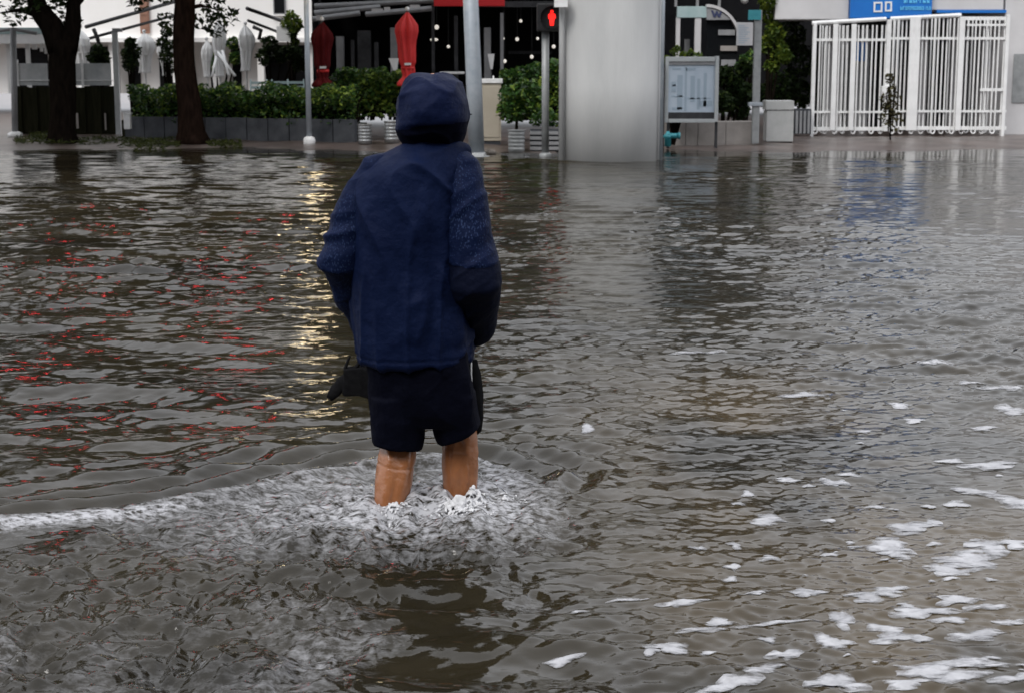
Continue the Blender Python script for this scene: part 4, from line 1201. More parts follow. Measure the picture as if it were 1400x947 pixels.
lw = thing('lamp_post', 'short grey post on a white base before the board fence', 'lamp post', (xat(19, 180, 33.2), 33.2, GZ))
add('shaft', tube(bmesh.new(), [(xat(20, 178, 33.2), 33.2, GZ), (xat(18, 40, 33.2), 33.2, zat(38, 33.2))], 4.2 * mpp(33.2), 12), M['midmetal'], lw, True)
add('base', lathe(bmesh.new(), (xat(20.5, 180, 33.2), 33.2, GZ), [(.15, 0), (.15, .07), (.08, .11)], 14), M['offwhite'], lw, True)
add('crossbar', tube(bmesh.new(), [at(-14, 44, 33.2), at(18, 40, 33.2), at(50, 46, 33.2)], .035, 8), M['midmetal'], lw, True)
bo = thing('bollard', 'small white box bollard beside the hedge end', 'bollard', (xat(173.5, 176, 32.6), 32.6, GZ))
add('body', PB(169, 178, 157, 177, 32.5, .14, .01), M['offwhite'], bo)
add('top', PB(168.3, 178.7, 154.6, 157, 32.49, .16, .006), M['white'], bo)
pg = thing('pergola', 'white terrace frame with slim posts at the far left', 'pergola', (xat(25, 122, 37), 37, GZ))
for px in (12, 38): add('post', PB(px - 2.6, px + 2.6, 42, 128, 37, .09), M['white'], pg)
add('roof', PB(-80, 66, 38, 47, 36.6, 2.2, .02), M['tealpale'], pg)
add('valance', PB(-80, 64, 47, 60, 36.62, .04), M['cloth_white'], pg)
for i, (a, b) in enumerate(((43, 50), (54, 58), (60, 68))): add('curtain', PB(a, b, 52, 68 + 3 * i, 37.4, .08, .02), M['cloth_white'], pg)

# ---- white building
Yb = 50.0
wb = thing('white_building', 'bright white plastered building behind the cafe terrace', 'building', (xat(240, 100, Yb), Yb, GZ))
add('wall', PB(-330, 426, -420, 58, Yb, 6), M['plaster'], wb)
add('ground_floor', PB(-330, 426, 58, 128, Yb + .9, 5), M['plaster'], wb)
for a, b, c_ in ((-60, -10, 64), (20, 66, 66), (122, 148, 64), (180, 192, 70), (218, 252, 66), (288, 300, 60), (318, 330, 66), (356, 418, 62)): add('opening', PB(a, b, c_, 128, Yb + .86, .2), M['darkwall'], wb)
for px in (106, 150, 236, 290, 352, 420): add('column', PB(px, px + 9, 58, 128, Yb + .05, .5), M['plaster'], wb)
def window(px0, px1, py0, py1, shut=None):
    f = add('window', PB(px0, px1, py0, py1, Yb - .05, .12), M['midmetal'] if shut is None else shut, wb)
    p = add('pane', PB(px0 + 1.6, px1 - 1.6, py0 + 1.6, py1 - 1.6, Yb - .062, .02), M['glassdark'] if shut is None else shut, wb); p.parent = f
    s = add('sill', PB(px0 - 1.5, px1 + 1.5, py1, py1 + 2, Yb - .14, .2), M['plaster'], wb); s.parent = f
window(373, 390, -34, 20)
for px in (10, 70, 130, 250, 310): window(px, px + 24, -120, -62)
for px in (10, 70, 130, 190, 250, 310, 373): window(px, px + 24, -230, -172); window(px, px + 24, -340, -282)
sh = add('shutter', PB(190.5, 203, -30, 46, Yb - .09, .1), M['brownshutter'], wb)
for k in range(7):
    s = add('slat', PB(191.5, 202, -26 + k * 10, -19 + k * 10, Yb - .105, .02), M['brownshutter'], wb); s.parent = sh
add('cornice', PB(-330, 426, 52, 58, Yb - .25, .3), M['plaster'], wb)

def awning(label, side):
    """folding arm awning: sloping cloth, dark side rails, drooping arm"""
    s = side
    X0, X1 = (118, 238) if s < 0 else (338, 400)
    ya, yb = (36, 2) if s < 0 else (11, 33)
    t = thing('awning', label, 'awning', at((X0 + X1) / 2, 30, 44))
    bm = bmesh.new()
    P = [at(X0, ya, 42.0), at(X1, yb, 46.0), at(X1, yb, 49.5), at(X0, ya, 46.5)]
    P2 = [p - Vector((0, 0, .05)) for p in P]
    v = [bm.verts.new(p) for p in P + P2]
    for f in ((0, 1, 2, 3), (7, 6, 5, 4), (0, 4, 5, 1), (1, 5, 6, 2), (2, 6, 7, 3), (3, 7, 4, 0)): bm.faces.new([v[i] for i in f])
    add('cloth', bm, M['cloth_white'], t)
    add('side_rail', tube(bmesh.new(), [P[0] - Vector((0, .03, .02)), P[1] - Vector((0, .03, .02))], .05, 8), M['darkmetal'], t, True)
    add('side_rail', tube(bmesh.new(), [P[0] - Vector((0, -.1, .32)), P[1] - Vector((0, -.1, .38))], .04, 8), M['darkmetal'], t, True)
    if s < 0: add('arm', tube(bmesh.new(), [at(128, 40, 42.2), at(133, 52, 42.3), at(136, 63, 42.4)], .055, 8), M['darkmetal'], t, True)
    else:
        add('valance', PB(378, 397, 36, 57, 42.1, .04), M['cloth_white'], t)
        add('arm', tube(bmesh.new(), [at(346, 37, 42.2), at(357, 42, 42.3), at(354, 54, 42.4)], .05, 8), M['darkmetal'], t, True)
awning('white folding arm awning sloping up to the right above the left terrace', -1)
awning('white folding arm awning sloping down to the right near the lamp post', 1)

# ---- folded parasols
def parasol(label, px, pt, pbm, Y, wpx, m, kind, group, flare=False, seed=0):
    x = xat(px, pbm, Y); z1, z0 = zat(pt, Y), zat(pbm, Y); h = z1 - z0; w = wpx * mpp(Y) / 2
    t = thing('folded_parasol', label, 'parasol', (x, Y, GZ), group)
    if flare: prof = ((0, 1.05), (.06, .98), (.10, .62), (.15, .50), (.20, .62), (.25, .52), (.33, .72), (.55, .78), (.74, 1.0), (.82, .92), (.92, .45), (1.0, .06))
    else: prof = ((0, .62), (.08, .55), (.25, .60), (.45, .72), (.62, .95), (.78, .92), (.9, .55), (1.0, .10))
    bm = bmesh.new(); rr = []
    rg = np.random.default_rng(seed); ph = rg.uniform(0, 6, 3)
    pr = np.array(prof)
    for k in range(28):
        f = k / 27; r = w * np.interp(f, pr[:, 0], pr[:, 1])
        vs = []
        for i in range(40):
            a = 2 * math.pi * i / 40
            rr_ = r * (1 + .20 * math.sin(8 * a + ph[0] + 2 * f) + .08 * math.sin(5 * a + ph[1] + 5 * f) + .05 * math.sin(13 * a + 9 * f))
            vs.append(bm.verts.new((x + rr_ * math.cos(a) + w * .12 * math.sin(4 * f + ph[2]), Y + rr_ * math.sin(a), z0 + h * f)))
        rr.append(vs)
    loft(bm, rr)
    add('canopy', bm, m, t, True)
    add('pole', tube(bmesh.new(), [(x, Y, GZ), (x, Y, z1 + .06)], .025, 10), M['offwhite'] if kind == 'white' else M['darkmetal'], t, True)
    if flare:
        zz = z0 + h * .22
        add('strap', lathe(bmesh.new(), (x, Y, zz), [(w * .60, 0), (w * .68, .03), (w * .62, .06)], 18), M['cloth_red'], t, True)
        add('label_tag', PB(px - 5, px + 4, (pt * .28 + pbm * .72) - 3, (pt * .28 + pbm * .72), Y - w * .86, .02), M['greywhite'], t)
    else:
        zz = z0 + h * .42
        add('strap', lathe(bmesh.new(), (x, Y, zz), [(w * .70, 0), (w * .78, .03), (w * .70, .06)], 18), M['offwhite'], t, True)
    add('finial', ball(bmesh.new(), (x, Y, z1 + .05), .045, 10, 8), M['offwhite'], t, True)
gw = 'folded white parasols on the terrace'
parasol('folded white parasol between the forked tree and the pale gate post', 112, 40, 100, 40, 26, M['cloth_white'], 'white', gw, seed=1)
parasol('folded white parasol right of the pale gate post, before dark plants', 199, 46, 100, 40, 24, M['cloth_white'], 'white', gw, seed=2)
parasol('slim folded white parasol just right of the brown barked tree', 301, 27, 106, 39.5, 17, M['cloth_white'], 'white', gw, seed=3)
parasol('folded white parasol below the awning arm near the lamp post', 337, 35, 98, 40, 20, M['cloth_white'], 'white', gw, seed=4)
parasol('folded white parasol touching the left side of the brown barked trunk', 228, 52, 104, 40.5, 20, M['cloth_white'], 'white', gw, seed=8)
parasol('slim folded white parasol in the gap between the brown trunk and the mid green bush', 284, 56, 106, 40.5, 14, M['cloth_white'], 'white', gw, seed=9)
gr = 'folded red parasols before the dark restaurant'
parasol('dark maroon folded parasol right behind the slim lamp post', 442, 30, 119, 32.4, 26, M['cloth_darkred'], 'red', gr, True, seed=5)
parasol('bright red folded parasol rising just left of the wader\'s hood', 558, 16, 118, 32.3, 29, M['cloth_red'], 'red', gr, True, seed=6)

# leaning white frames and cafe chairs on the terrace
def cafe_chair(px, Y, label):
    x = xat(px, 110, Y); t = thing('cafe_chair', label, 'chair', (x, Y, GZ + .2), 'pale cafe chairs on the terrace')
    z = GZ + .2
    for sx in (-.2, .2):
        for sy in (-.2, .2):
            add('leg', tube(bmesh.new(), [(x + sx, Y + sy, z), (x + sx * .95, Y + sy * .95, z + (.46 if sy < 0 else .92))], .018, 8), M['tealpale'], t, True)
    add('seat', B((x, Y, z + .47), (.44, .44, .03), bev=.01), M['tealpale'], t)
    for k in range(3): add('back_slat', B((x, Y + .19, z + .62 + k * .11), (.40, .025, .06), bev=.006), M['tealpale'], t)
for i, px in enumerate((352, 381, 403)):
    cafe_chair(px, 38.2 + .3 * i, ('pale cafe chair nearest the folded parasol, behind the hedge', 'pale cafe chair in the middle of the terrace row', 'pale cafe chair next to the slim lamp post')[i])
ez = thing('folding_stand', 'white folding stand leaning against the slim folded parasol', 'frame', at(305, 105, 38.6))
for (a, b) in (((298, 72), (321, 104)), ((304, 70), (313, 104)), ((296, 78), (290, 105))):
    add('bar', tube(bmesh.new(), [at(*a, 38.8), at(*b, 38.4)], .035, 8), M['white'], ez, True)

# terrace plants
def shrub(label, spots, Y, n, m, size, seed, name='terrace_plant', cat='plant', ground=None):
    c = at(spots[0][0], spots[0][1], Y)
    t = thing(name, label, cat, (c.x, Y, ground if ground is not None else GZ))
    cs = [at(x, y, Y + random.uniform(-.25, .25)) for x, y, r in spots]
    link('foliage', leaves(clump_points([tuple(p) for p in cs], [r * mpp(Y) for _, _, r in spots], n, seed, 1.0), size, seed), M[m], t)
    bm = bmesh.new()
    for p in cs[:5]: tube(bm, [(c.x, Y, GZ), (c.x * .5 + p.x * .5, Y, p.z * .5), tuple(p)], [.04, .03, .012], 6)
    add('stems', bm, M['bark'], t)
shrub('dark leafy plant under the left awning arm', ((134, 70, 9), (128, 80, 9), (142, 80, 9), (136, 92, 10)), 39, 500, 'leafdark', .13, 21)
shrub('dark plant between the gate post and a folded parasol', ((178, 60, 8), (174, 75, 9), (184, 72, 9), (178, 88, 11)), 39, 520, 'leafdark', .13, 22)
shrub('dark straggling plant touching the left side of the brown barked tree', ((228, 45, 8), (222, 58, 8), (232, 62, 7), (226, 76, 9), (232, 92, 9)), 39, 420, 'leafdark', .12, 23)
shrub('mid green bush behind the folding frame', ((296, 90, 11), (286, 80, 10), (318, 60, 9), (322, 80, 9)), 41, 600, 'leaf', .13, 24)
shrub('yellow green plant hanging beside the slim lamp post', ((398, 24, 9), (392, 34, 9), (405, 34, 9), (400, 45, 7), (403, 58, 6)), 42, 420, 'leafyellow', .15, 25)
shrub('dark terrace plant below the sloping awning valance', ((368, 60, 11), (362, 78, 12), (385, 75, 12), (402, 74, 12), (410, 88, 10)), 41, 800, 'leafdark', .14, 26)

# ---- dark restaurant
Yr = 38.0
rs = thing('restaurant', 'dark open fronted restaurant under grey roof beams and a red sign', 'building', (xat(590, 110, Yr), Yr, GZ))
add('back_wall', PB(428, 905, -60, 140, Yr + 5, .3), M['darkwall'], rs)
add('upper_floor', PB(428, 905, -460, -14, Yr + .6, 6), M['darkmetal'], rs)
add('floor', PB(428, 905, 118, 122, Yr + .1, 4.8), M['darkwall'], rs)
add('side_wall', PB(427, 431, -14, 120, Yr + .8, 4.2), M['darkwall'], rs)
for i, (a, b, y) in enumerate(((430, 600, 3), (430, 520, 12), (428, 492, 20.5), (500, 590, 14))):
    p0, p1 = at(a, y + 6, Yr - .2 - .15 * i), at(b, y - 2, Yr - .2 - .15 * i)
    add('roof_beam', tube(bmesh.new(), [p0, p1], [.075, .075], 8, .8), M['midmetal'], rs)
for px in range(436, 760, 26): add('joist', PB(px, px + 3, -9, -4, Yr - .4, 3.5), M['darkmetal'], rs)
for px, w, y0, y1, m in ((460, 10, 50, 96, 'midmetal'), (489, 18, 42, 108, 'darkmetal'), (534, 9, 38, 74, 'midmetal'), (621, 5, 22, 104, 'darkmetal'), (684, 4.5, 18, 92, 'midmetal'), (662, 9, 38, 92, 'midmetal'), (512, 5, 58, 106, 'darkmetal'), (436, 3, -10, 118, 'darkmetal'), (590, 4, 0, 118, 'darkmetal'), (480, 4, 55, 100, 'darkmetal'), (640, 12, 30, 110, 'darkmetal')):
    add('column', PB(px, px + w, y0, 118, Yr + (.2 if w > 6 else -.1) + (px % 7) * .1, .18), M[m], rs)
for (a, b, c_, d_) in ((508, 523, 12, 20), (525, 533, 10, 16), (432, 440, 21, 28), (560, 574, 7, 13)): add('roof_panel', PB(a, b, c_, d_, Yr - .7, .06), M['greywhite'], rs)
sg = add('sign', PB(593, 690, -26, 9, Yr - .9, .15, .02), M['sign_red'], rs)
add('fascia', PB(640, 760, 2, 10, Yr - .5, .1), M['darkmetal'], rs)
for i in range(18):
    a = 440 + (i % 9) * 52; b = -200 if i < 9 else -400
    w_ = add('window', PB(a, a + 34, b, b + 110, Yr + .5, .14), M['midmetal'], rs)
    p_ = add('pane', PB(a + 2, a + 32, b + 3, b + 107, Yr + .485, .02), M['glassdark'], rs); p_.parent = w_
add('shelf', PB(695, 755, 70, 74, Yr + 3.2, .5), M['darkmetal'], rs)
# table with a bright top, white menu stands
tbx = thing('cafe_table', 'white topped cafe table behind the wader\'s hood', 'table', (xat(617, 118, 36), 36, GZ))
add('table_top', PB(601, 634, 98.5, 101.5, 35.7, .7, .01), M['white'], tbx)
add('leg', PB(615.5, 618.5, 101.5, 122, 36, .05), M['darkmetal'], tbx)
def menu(px, py0, py1, w, label, tilt):
    t = thing('menu_stand', label, 'menu stand', at(px, py1, 35.5))
    bm = prism(bmesh.new(), [(xat(px + x * w, y, 35.5), zat(y, 35.5)) for x, y in ((-.5 + tilt, py0), (.5, py0), (.3, py1), (.05, py1))], 35.5, 35.53)
    add('card', bm, M['white'], t)
    add('stick', tube(bmesh.new(), [at(px + w * .15, py1, 35.52), at(px + w * .15, py1 + 16, 35.52)], .012, 6), M['darkmetal'], t)
menu(538, 80, 99, 14, 'white menu card standing left of the bright red parasol', 0)
menu(670, 74, 95, 12, 'white menu card standing behind the leaning steel pole', .2)
# small pendant lamps
for i, (px, py, r, lab) in enumerate(((597, 37.5, 3.2, 'upper round lamp hanging left of the leaning pole'), (593.5, 54.5, 3.6, 'flat white pendant lamp hanging under the round one'), (613, 64, 2.2, 'tiny lamp hanging lowest left of the leaning pole'),
        (712, 29, 2.2, 'tiny lamp hanging highest between the two posts'), (707, 54, 2.6, 'small square lamp hanging in the middle between the two posts'), (727, 78, 2.6, 'small lamp hanging lowest just left of the signal post'), (735, 53, 2.0, 'tiny lamp touching the left side of the signal post'),
        (757, 64, 2.6, 'small lamp hanging between the signal post and the pillar'), (690, 84, 2.6, 'small lamp hanging low above the hedge by the cabinet'), (688, 53, 2.0, 'tiny lamp on the thin grey restaurant column'))):
    Y = 39.5; c = at(px, py, Y)
    t = thing('pendant_lamp', lab, 'lamp', c, 'small pendant lamps in the dark restaurant')
    add('bulb', ball(bmesh.new(), c, r * mpp(Y), 10, 8, (1.0 if i != 1 else 1.6, 1, 1.0 if i != 1 else .6)), M['bulb'], t, True)
    add('cable', tube(bmesh.new(), [c + Vector((0, 0, .03)), (c.x, Y, zat(-5, Y))], .006, 5), M['black'], t)

# ---- dark building behind the shelter and right side
Yo = 47.0
ob = thing('office_building', 'dark building front seen between the pillar and the white kiosk', 'building', (xat(1000, 120, Yo), Yo, GZ))
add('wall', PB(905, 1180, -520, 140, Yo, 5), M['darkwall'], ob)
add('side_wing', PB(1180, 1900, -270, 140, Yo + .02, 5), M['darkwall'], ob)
for i in range(18):
    for j in range(9):
        if i > 4 and j < 5: continue
        a, b = 915 + i * 52, -508 + j * 56
        w_ = add('window', PB(a, a + 40, b, b + 44, Yo - .06, .1), M['darkmetal'], ob)
        p_ = add('pane', PB(a + 2, a + 38, b + 2, b + 42, Yo - .075, .02), M['glassdark'], ob); p_.parent = w_

# ---- shelter with the arched end
Yh = 35.0
st = thing('shelter', 'shelter with an arched pale end panel and slim posts behind the map board', 'shelter', (xat(965, 120, Yh), Yh, GZ))
for px, w in ((926.5, 5.6), (953.5, 8.6)): add('post', PB(px - w / 2, px + w / 2, 24, 140, Yh, .12, .01), M['greywhite'], st)
for px in (924.5, 954, 984): add('upper_post', PB(px - 1.8, px + 1.8, -40, 9.5, Yh + .05, .06), M['midmetal'], st)
add('header', PB(926, 967, 9, 24.5, Yh - .02, .16, .01), M['tealpale'], st)
def arch(y_in, Ya, dep, cx=966, cy=56, rx=46, ry=48, rx2=None, ry2=None, a0=90, a1=8):
    n = 14
    pts = []
    for i in range(n + 1):
        a = R(a0 + (a1 - a0) * i / n); pts.append((cx + rx * math.cos(a), cy - ry * math.sin(a)))
    if rx2:
        for i in range(n, -1, -1):
            a = R(a0 + (a1 - a0) * i / n); pts.append((cx + rx2 * math.cos(a), cy - ry2 * math.sin(a)))
    else: pts += [(cx + rx, y_in), (cx, y_in)]
    return prism(bmesh.new(), [(xat(x, y, Ya), zat(y, Ya)) for x, y in pts], Ya, Ya + dep)
add('arch_panel', arch(27.5, Yh - .03, .12, rx=44, a1=36), M['midmetal'], st)
add('arch_rim', arch(0, Yh - .06, .2, rx=47, ry=50, rx2=43.5, ry2=46), M['greywhite'], st)
add('arch_glass', arch(110, Yh + .1, .03, rx=44, ry=46), M['glassdark'], st)
# dark emblem on the arch panel
bm = bmesh.new()
for pts in (((972, 14.5), (975, 14.5), (977, 20), (979, 15.5), (981, 15.5), (983, 20), (985, 14.5), (988, 14.5), (984.5, 24), (981.5, 24), (980, 20), (978.5, 24), (975.5, 24)),):
    prism(bm, [(xat(x, y, Yh - .04), zat(y, Yh - .04)) for x, y in pts], Yh - .045, Yh - .032)
add('emblem', bm, M['navyprint'], st)
for (a, b, c_, d_, m) in ((982, 1005, 41, 48.5, 'midmetal'), (985, 1008, 63, 70, 'wallstone'), (986, 1006, 82, 90.5, 'midmetal')):
    add('notice', PB(a, b, c_, d_, Yh + .04, .03, .004), M[m], st)
add('inner_panel', PB(936, 943, 54, 74, Yh + .6, .06), M['midmetal'], st)
add('shelter_roof', PB(922, 1010, -44, -38, Yh - .3, 2.2), M['darkmetal'], st)
add('back_wall', PB(918, 1012, 76, 150, Yh + 1.4, .08), M['darkwall'], st)
lg = thing('globe_lamp', 'round white globe lamp above the arched shelter', 'lamp', at(1018, 2, 36))
add('globe', ball(bmesh.new(), at(1018, 0, 36), 5.6 * mpp(36), 16, 10), M['white'], lg, True)
add('stem', tube(bmesh.new(), [at(1018, -5, 36), at(1018, -60, 36)], .02, 6), M['darkmetal'], lg)

# ---- sign post on the right
Yq = 30.0
sp_ = thing('sign_post', 'grey post carrying a blue plate and a pale timetable sheet', 'sign', (xat(1035, 197, Yq), Yq, GZ))
add('post', PB(1030, 1040, 14, 197, Yq, .11, .02), M['galv_dark'], sp_)
add('blue_plate', PB(1023, 1040.5, 14, 27.5, Yq - .04, .03, .004), M['teal'], sp_)
bm = PB(1007, 1029.5, 31, 62.5, Yq - .03, .02, .003)
ts_ = add('timetable', bm, M['greywhite'], sp_)
bm = bmesh.new()
for k in range(9): PB(1009.5, 1009.5 + 9 + (k * 5) % 8, 35 + k * 2.9, 36.1 + k * 2.9, Yq - .034, .003, bm=bm)
pr_ = add('print', bm, M['mapink'], sp_); pr_.parent = ts_
add('clamp', PB(1024, 1043, 140.5, 145.5, Yq - .03, .17, .01), M['galv'], sp_)

# ---- map board and low wall
Ym = 29.6
mb = thing('map_board', 'framed pale blue street map board standing over the low wall', 'map board', (xat(946, 170, Ym), Ym, GZ))
tilt = 0.0
add('panel', PB(913, 979, 84, 158, Ym + .01, .05), M['mapface'], mb)
for (a, b, c_, d_) in ((909.5, 914, 78, 168), (977.5, 982.5, 77, 167), (914, 977.5, 78, 84.5), (914, 977.5, 163, 168)): add('frame_bar', PB(a, b, c_, d_, Ym - .03, .1, .006), M['aluminium'], mb)
add('dark_strip', PB(914, 977.5, 154, 163, Ym - .005, .04), M['darkmetal'], mb)
add('head_strip', PB(914, 977.5, 84.5, 89, Ym - .012, .04), M['midmetal'], mb)
bm = bmesh.new()
for (a, b, c_, d_) in ((919, 931, 93, 96), (938, 951, 93, 97), (918, 924, 112, 126), (926, 933, 103, 150), (936, 939, 92, 152), (944, 950, 104, 140), (953, 957, 108, 150), (962, 966, 100, 146), (919, 924, 116, 118), (918, 934, 131, 133), (956, 974, 138, 146), (940, 972, 134, 136), (919, 933, 147, 151)):
    PB(a, b, c_, d_, Ym + .006, .003, bm=bm)
add('map_print', bm, M['mapink'], mb)
for px in (913.5, 979): add('leg', PB(px - 1.8, px + 1.8, 167, 206, Ym + .02, .06), M['darkmetal'], mb)
add('side_post', PB(903.8, 908.5, 88, 208, Ym - .1, .06), M['darkmetal'], mb)
lwall = thing('low_wall', 'low pale concrete wall under the map board', 'wall', (xat(970, 199, 30.2), 30.2, GZ))
for i, (a, b) in enumerate(((906, 937), (937.6, 954), (954.6, 992), (992.6, 1034))):
    add('block', PB(a, b, 166.5 - .2 * (i % 2), 199.5, 30.2 + .008 * (i % 2), .3, .006), M['wallstone'], lwall)
hy = thing('hydrant', 'small teal hydrant fitting at the foot of the low wall beside the pillar', 'hydrant', (xat(915, 190, 29.3), 29.3, GZ))
hx = xat(913, 185, 29.3)
add('body', lathe(bmesh.new(), (hx, 29.3, GZ), [(.06, 0), (.06, .14), (.085, .16), (.085, .19), (.05, .22), (.02, .27)], 14), M['teal'], hy, True)
add('outlet', tube(bmesh.new(), [(hx, 29.28, .25), (hx + .18, 29.27, .25)], [.05, .045], 12), M['teal'], hy, True)
add('cap', tube(bmesh.new(), [(hx + .18, 29.27, .25), (hx + .22, 29.27, .25)], [.06, .06], 12), M['teal'], hy, True)

# ---- bin and box by the gate
bn = thing('litter_bin', 'pale grey litter bin standing right of the sign post', 'bin', (xat(1066, 195, 30.8), 30.8, GZ))
add('body', PB(1048, 1085, 151.5, 194, 30.8, .42, .015), M['binpaint'], bn)
add('lid', PB(1047.3, 1085.7, 138, 150.5, 30.78, .45, .012), M['binpaint'], bn)
add('plinth', PB(1050, 1083, 194, 197.5, 30.85, .34), M['darkmetal'], bn)
ub = thing('grey_box', 'low grey ribbed box between the litter bin and the white gate', 'box', (xat(1099, 178, 33.2), 33.2, GZ))
add('body', PB(1086.5, 1109, 149.5, 184, 33.3, .4), M['concrete_dark'], ub)
for k in range(4): add('rib', PB(1088 + k * 5.4, 1091 + k * 5.4, 152, 183, 33.27, .03), M['midmetal'], ub)

# ---- shrubs on the right
shrub('tall yellow green shrub just right of the sign post', ((1052, 20, 14), (1060, 45, 14), (1048, 62, 12), (1066, 72, 14), (1056, 90, 10), (1050, 0, 14), (1074, 78, 9)), 34.5, 1900, 'leafyellow', .12, 31, 'tall_shrub', 'shrub')
shrub('dark shrub in the gap behind the litter bin', ((1080, 50, 22), (1095, 85, 24), (1070, 120, 22), (1098, 130, 20), (1050, 130, 20), (1085, 15, 20)), 36.5, 2600, 'leafdark', .13, 32, 'tall_shrub', 'shrub')
shrub('dark drooping shrub between the map board and the sign post', ((990, 105, 14), (1005, 118, 15), (1020, 128, 15), (988, 140, 15), (1010, 150, 15), (1018, 95, 12)), 31.6, 1800, 'leafdark', .13, 33, 'tall_shrub', 'shrub')
shrub('pale green creeper spilling over the top of the map board', ((922, 72, 6), (934, 76, 6), (945, 74, 6), (955, 77, 5), (911, 82, 6), (908, 92, 5), (926, 66, 4)), 29.9, 420, 'leafyellow', .07, 34, 'creeper', 'plant')
shrub('bright leaves in front of the shelter beside the sign post', ((1020, 82, 9), (1028, 90, 8), (1012, 92, 8), (1026, 76, 6)), 32.6, 380, 'leaf', .11, 35, 'low_bush', 'bush')

# ---- white kiosk with the gate
Yg = 34.6
ki = thing('kiosk', 'white station kiosk with a blue sign over its gate', 'building', (xat(1260, 190, Yg), Yg, GZ))
add('fascia', PB(1062, 1163, -150, 27, Yg - .3, 1.2, .02), M['greywhite'], ki)
add('beam', PB(1276, 1376, -150, 14, Yg - .25, 1.2, .02), M['greywhite'], ki)
add('wall', PB(1374, 1560, -150, 192, Yg - .2, 4.5, .02), M['greywhite'], ki)
wp = add('wall_panel', PB(1385, 1420, 74, 141, Yg - .225, .05, .006), M['galv_dark'], ki)
add('roof', PB(1055, 1570, -162, -150, Yg - .6, 5.2), M['concrete'], ki)
add('back_wall', PB(1112, 1374, 0, 186, Yg + 3.2, .15), M['darkmetal'], ki)
add('ceiling', PB(1112, 1374, 4, 8, Yg + .9, 2.3), M['midmetal'], ki)
for (a, b) in ((1250, 1268), (1130, 1150), (1300, 1312)): add('inner_column', PB(a, b, 8, 184, Yg + 1.6, .3), M['greywhite'], ki)
add('trim', PB(1281, 1376, 14, 18, Yg - .28, .2), M['blue'], ki)
# blue sign: two framed pictograms and two lines of pale lettering
bsn = add('sign', PB(1163.5, 1275.5, -60, 25.5, Yg - .42, .3, .01), M['blue'], ki)
ysf = Yg - .435
def frame(x0, x1, y0, y1, w, bm):
    PB(x0, x1, y0, y0 + w, ysf, .013, bm=bm); PB(x0, x1, y1 - w, y1, ysf, .013, bm=bm)
    PB(x0, x0 + w, y0 + w, y1 - w, ysf, .013, bm=bm); PB(x1 - w, x1, y0 + w, y1 - w, ysf, .013, bm=bm)
bm = bmesh.new()
frame(1194.5, 1206.5, 3, 17, 2.2, bm); frame(1210, 1219.5, 2.5, 16, 2.2, bm)
PB(1197.5, 1203.5, -4, 0, ysf, .013, bm=bm); PB(1212, 1218, -5, -1, ysf, .013, bm=bm)
pg_ = add('pictogram', bm, M['white'], ki); pg_.parent = bsn
bm = bmesh.new()
rl = random.Random(4)
for (x0, x1, y0, y1, w) in ((1236, 1270, -8, 4.5, 4.2), (1231, 1271, 9, 14, 2.6)):
    x = x0
    while x < x1:
        ww = w * rl.uniform(.7, 1.2)
        PB(x, x + ww * .3, y0, y1, ysf, .012, bm=bm)
        if rl.random() < .8: PB(x + ww * .3, x + ww * .8, y0, y0 + (y1 - y0) * .25, ysf, .012, bm=bm)
        if rl.random() < .7: PB(x + ww * .3, x + ww * .8, y1 - (y1 - y0) * .25, y1, ysf, .012, bm=bm)
        if rl.random() < .5: PB(x + ww * .62, x + ww * .9, y0 + (y1 - y0) * .26, y1 - (y1 - y0) * .26, ysf, .012, bm=bm)
        x += ww * 1.15
tl_ = add('lettering', bm, M['lightblue'], ki); tl_.parent = bsn
# ticket machine glimpsed behind the gate
vm = thing('ticket_machine', 'blue fronted machine behind the white gate', 'machine', (xat(1176, 180, Yg + 1.5), Yg + 1.5, GZ))
add('cabinet', PB(1166, 1188, 40, 180, Yg + 1.3, .6, .02), M['midmetal'], vm)
add('screen', PB(1169, 1185, 58, 84, Yg + 1.28, .03), M['blue'], vm)

# ---- folding picket gate
Yw = 33.6
ga = thing('folding_gate', 'white folding picket gate drawn across the kiosk front', 'gate', (xat(1240, 190, Yw), Yw, GZ))
mm = mpp(Yw)
def hoop(z1, w=.085, r=.017):
    """picket: a slim hoop of two bars joined by a curved foot"""
    bm = bmesh.new()
    pts = [(-w / 2, 0, z1), (-w / 2, 0, .10)] + [(-w / 2 * math.cos(a), 0, .10 - w * .55 * math.sin(a)) for a in [math.pi * k / 6 for k in range(1, 6)]] + [(w / 2, 0, .10), (w / 2, 0, z1)]
    tube(bm, pts, r, 6, ref=(0, 1, 0))
    me = bpy.data.meshes.new('picket'); bm.to_mesh(me); bm.free(); me.materials.append(M['white']); return me
def bar(z0, z1, w, d):
    bm = box(bmesh.new(), (0, 0, (z0 + z1) / 2), (w, d, z1 - z0), bev=.006)
    me = bpy.data.meshes.new('picket'); bm.to_mesh(me); bm.free(); me.materials.append(M['white']); return me
def inst(name, me, loc):
    o = bpy.data.objects.new(name, me); COL.objects.link(o); o.parent = ga
    o.location = Vector(loc) - BASE[ga.name]; return o
zA, zB = zat(32, Yw), zat(21, Yw)
hA, hB = hoop(zA - GZ - .04), hoop(zB - GZ - .06)
bA, bB = bar(.12, zA - GZ - .02, .10, .045), bar(.12, zB - GZ - .04, .11, .045)
def ztop(px): return zA + (zB - zA) * min(1, max(0, (px - 1113) / 190.0))
k = 0; px = 1113.0
while px < 1212:
    inst('picket', hA, (xat(px + 3.5, 100, Yw), Yw + (.03 if k % 2 else -.03), GZ)); px += 13.6 - (k % 3) * .8; k += 1
for px in (1140.5, 1165.5): inst('post', bA, (xat(px, 100, Yw - .05), Yw - .06, GZ))
px = 1126.0
while px < 1210:
    inst('picket', hA, (xat(px, 100, Yw + .35), Yw + .35, GZ)); px += 27
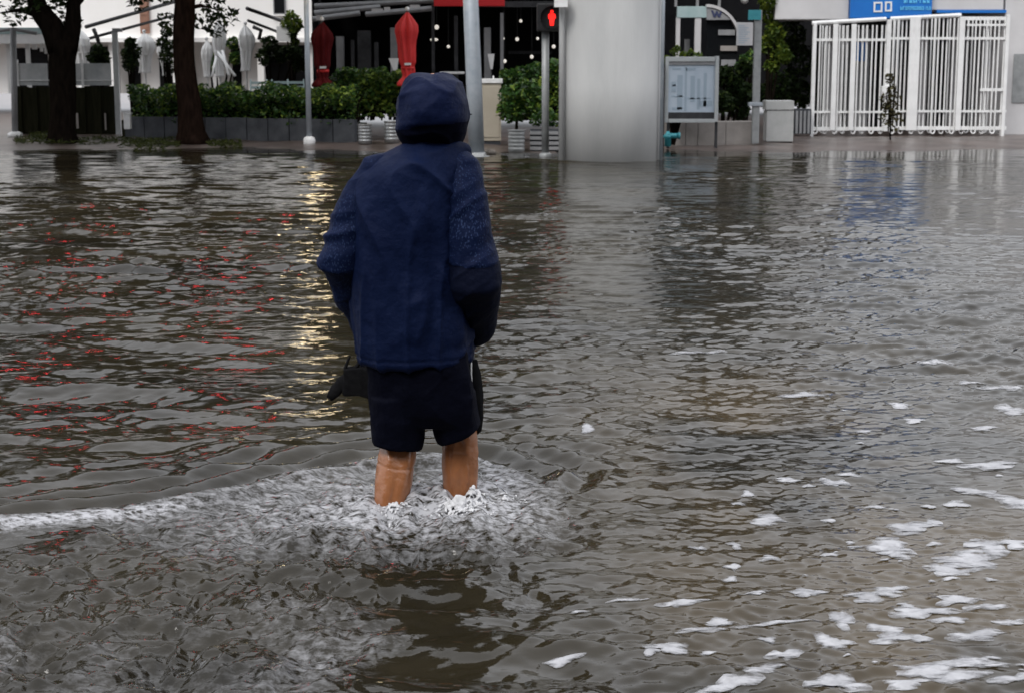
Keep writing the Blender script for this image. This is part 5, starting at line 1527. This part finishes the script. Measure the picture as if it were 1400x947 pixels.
k = 0; px = 1219.0
while px < 1372:
    inst('picket', hB, (xat(px + 3, 100, Yw), Yw + (.03 if k % 2 else -.03), GZ)); px += 12.6 + (k % 4) * .9; k += 1
for px in (1245, 1252, 1312.5): inst('post', bB, (xat(px, 100, Yw - .05), Yw - .06, GZ))
px = 1224.0
while px < 1372:
    inst('picket', hB, (xat(px, 100, Yw + .4), Yw + .4, GZ)); px += 25
for (a, b) in ((1110, 1211), (1217, 1313)):
    p0, p1 = Vector((xat(a, 40, Yw), Yw, ztop(a))), Vector((xat(b, 40, Yw), Yw, ztop(b)))
    add('top_rail', tube(bmesh.new(), [p0, p1], .042, 8), M['white'], ga)
add('top_rail', PB(1313, 1376, 23, 28, Yw + .02, .05), M['white'], ga)
for py, hh_ in ((53, 3.6), (152, 3.0), (174, 5.0)):
    add('rail', PB(1111, 1211, py, py + hh_, Yw - .02, .035), M['white'], ga)
    add('rail', PB(1217, 1376, py - (1 if py > 100 else 2), py - (1 if py > 100 else 2) + hh_, Yw - .02, .035), M['white'], ga)
add('rail', PB(1340, 1376, 121, 125, Yw - .03, .03), M['white'], ga)
add('rail', PB(1322, 1376, 33, 36, Yw - .03, .03), M['white'], ga)
add('end_post', PB(1110, 1114.5, 32, 189, Yw - .05, .1, .008), M['white'], ga)
add('meeting_post', PB(1210.5, 1216.5, 27, 180, Yw - .05, .1, .008), M['offwhite'], ga)
add('end_post', PB(1372.5, 1377, 20, 190, Yw - .05, .1, .008), M['white'], ga)
add('lock_box', PB(1206, 1221, 118, 132, Yw - .1, .1, .01), M['offwhite'], ga)
# thin plant growing before the gate
tpn = thing('thin_plant', 'thin brown plant with olive leaves standing before the white gate', 'plant', (xat(1217, 196, 32.0), 32.0, GZ))
bm = bmesh.new()
for a, b in (((1217, 196), (1216, 105)), ((1217, 170), (1211, 128)), ((1217, 165), (1225, 120))): tube(bm, [at(*a, 32), at((a[0] + b[0]) / 2 + 1, (a[1] + b[1]) / 2, 32), at(*b, 32)], [.018, .014, .008], 6)
add('stem', bm, M['bark'], tpn, True)
link('foliage', leaves(clump_points([tuple(at(x, y, 32)) for x, y in ((1216, 108), (1219, 125), (1212, 138), (1222, 140), (1217, 152), (1212, 160), (1224, 164))], [.08, .10, .14, .15, .16, .16, .16], 420, 44, 1.5), .085, 44), M['leafbrown'], tpn)

# ---- unseen dark building added behind the viewer to block low sky light
ns = thing('sky_blocker', 'unseen dark building added behind the viewer to block low sky light', 'building', (0, -13, -.3))
add('wall', B((0, -16, 6.5), (90, 6, 13.6)), M['darkwall'], ns)
for i in range(14):
    for j in range(3):
        c = (-39 + i * 6, -12.97, 3.2 + j * 3.6)
        w_ = add('window', B(c, (2.4, .12, 1.8)), M['midmetal'], ns)
        p_ = add('pane', B((c[0], c[1] + .055, c[2]), (2.2, .03, 1.6)), M['glassdark'], ns); p_.parent = w_
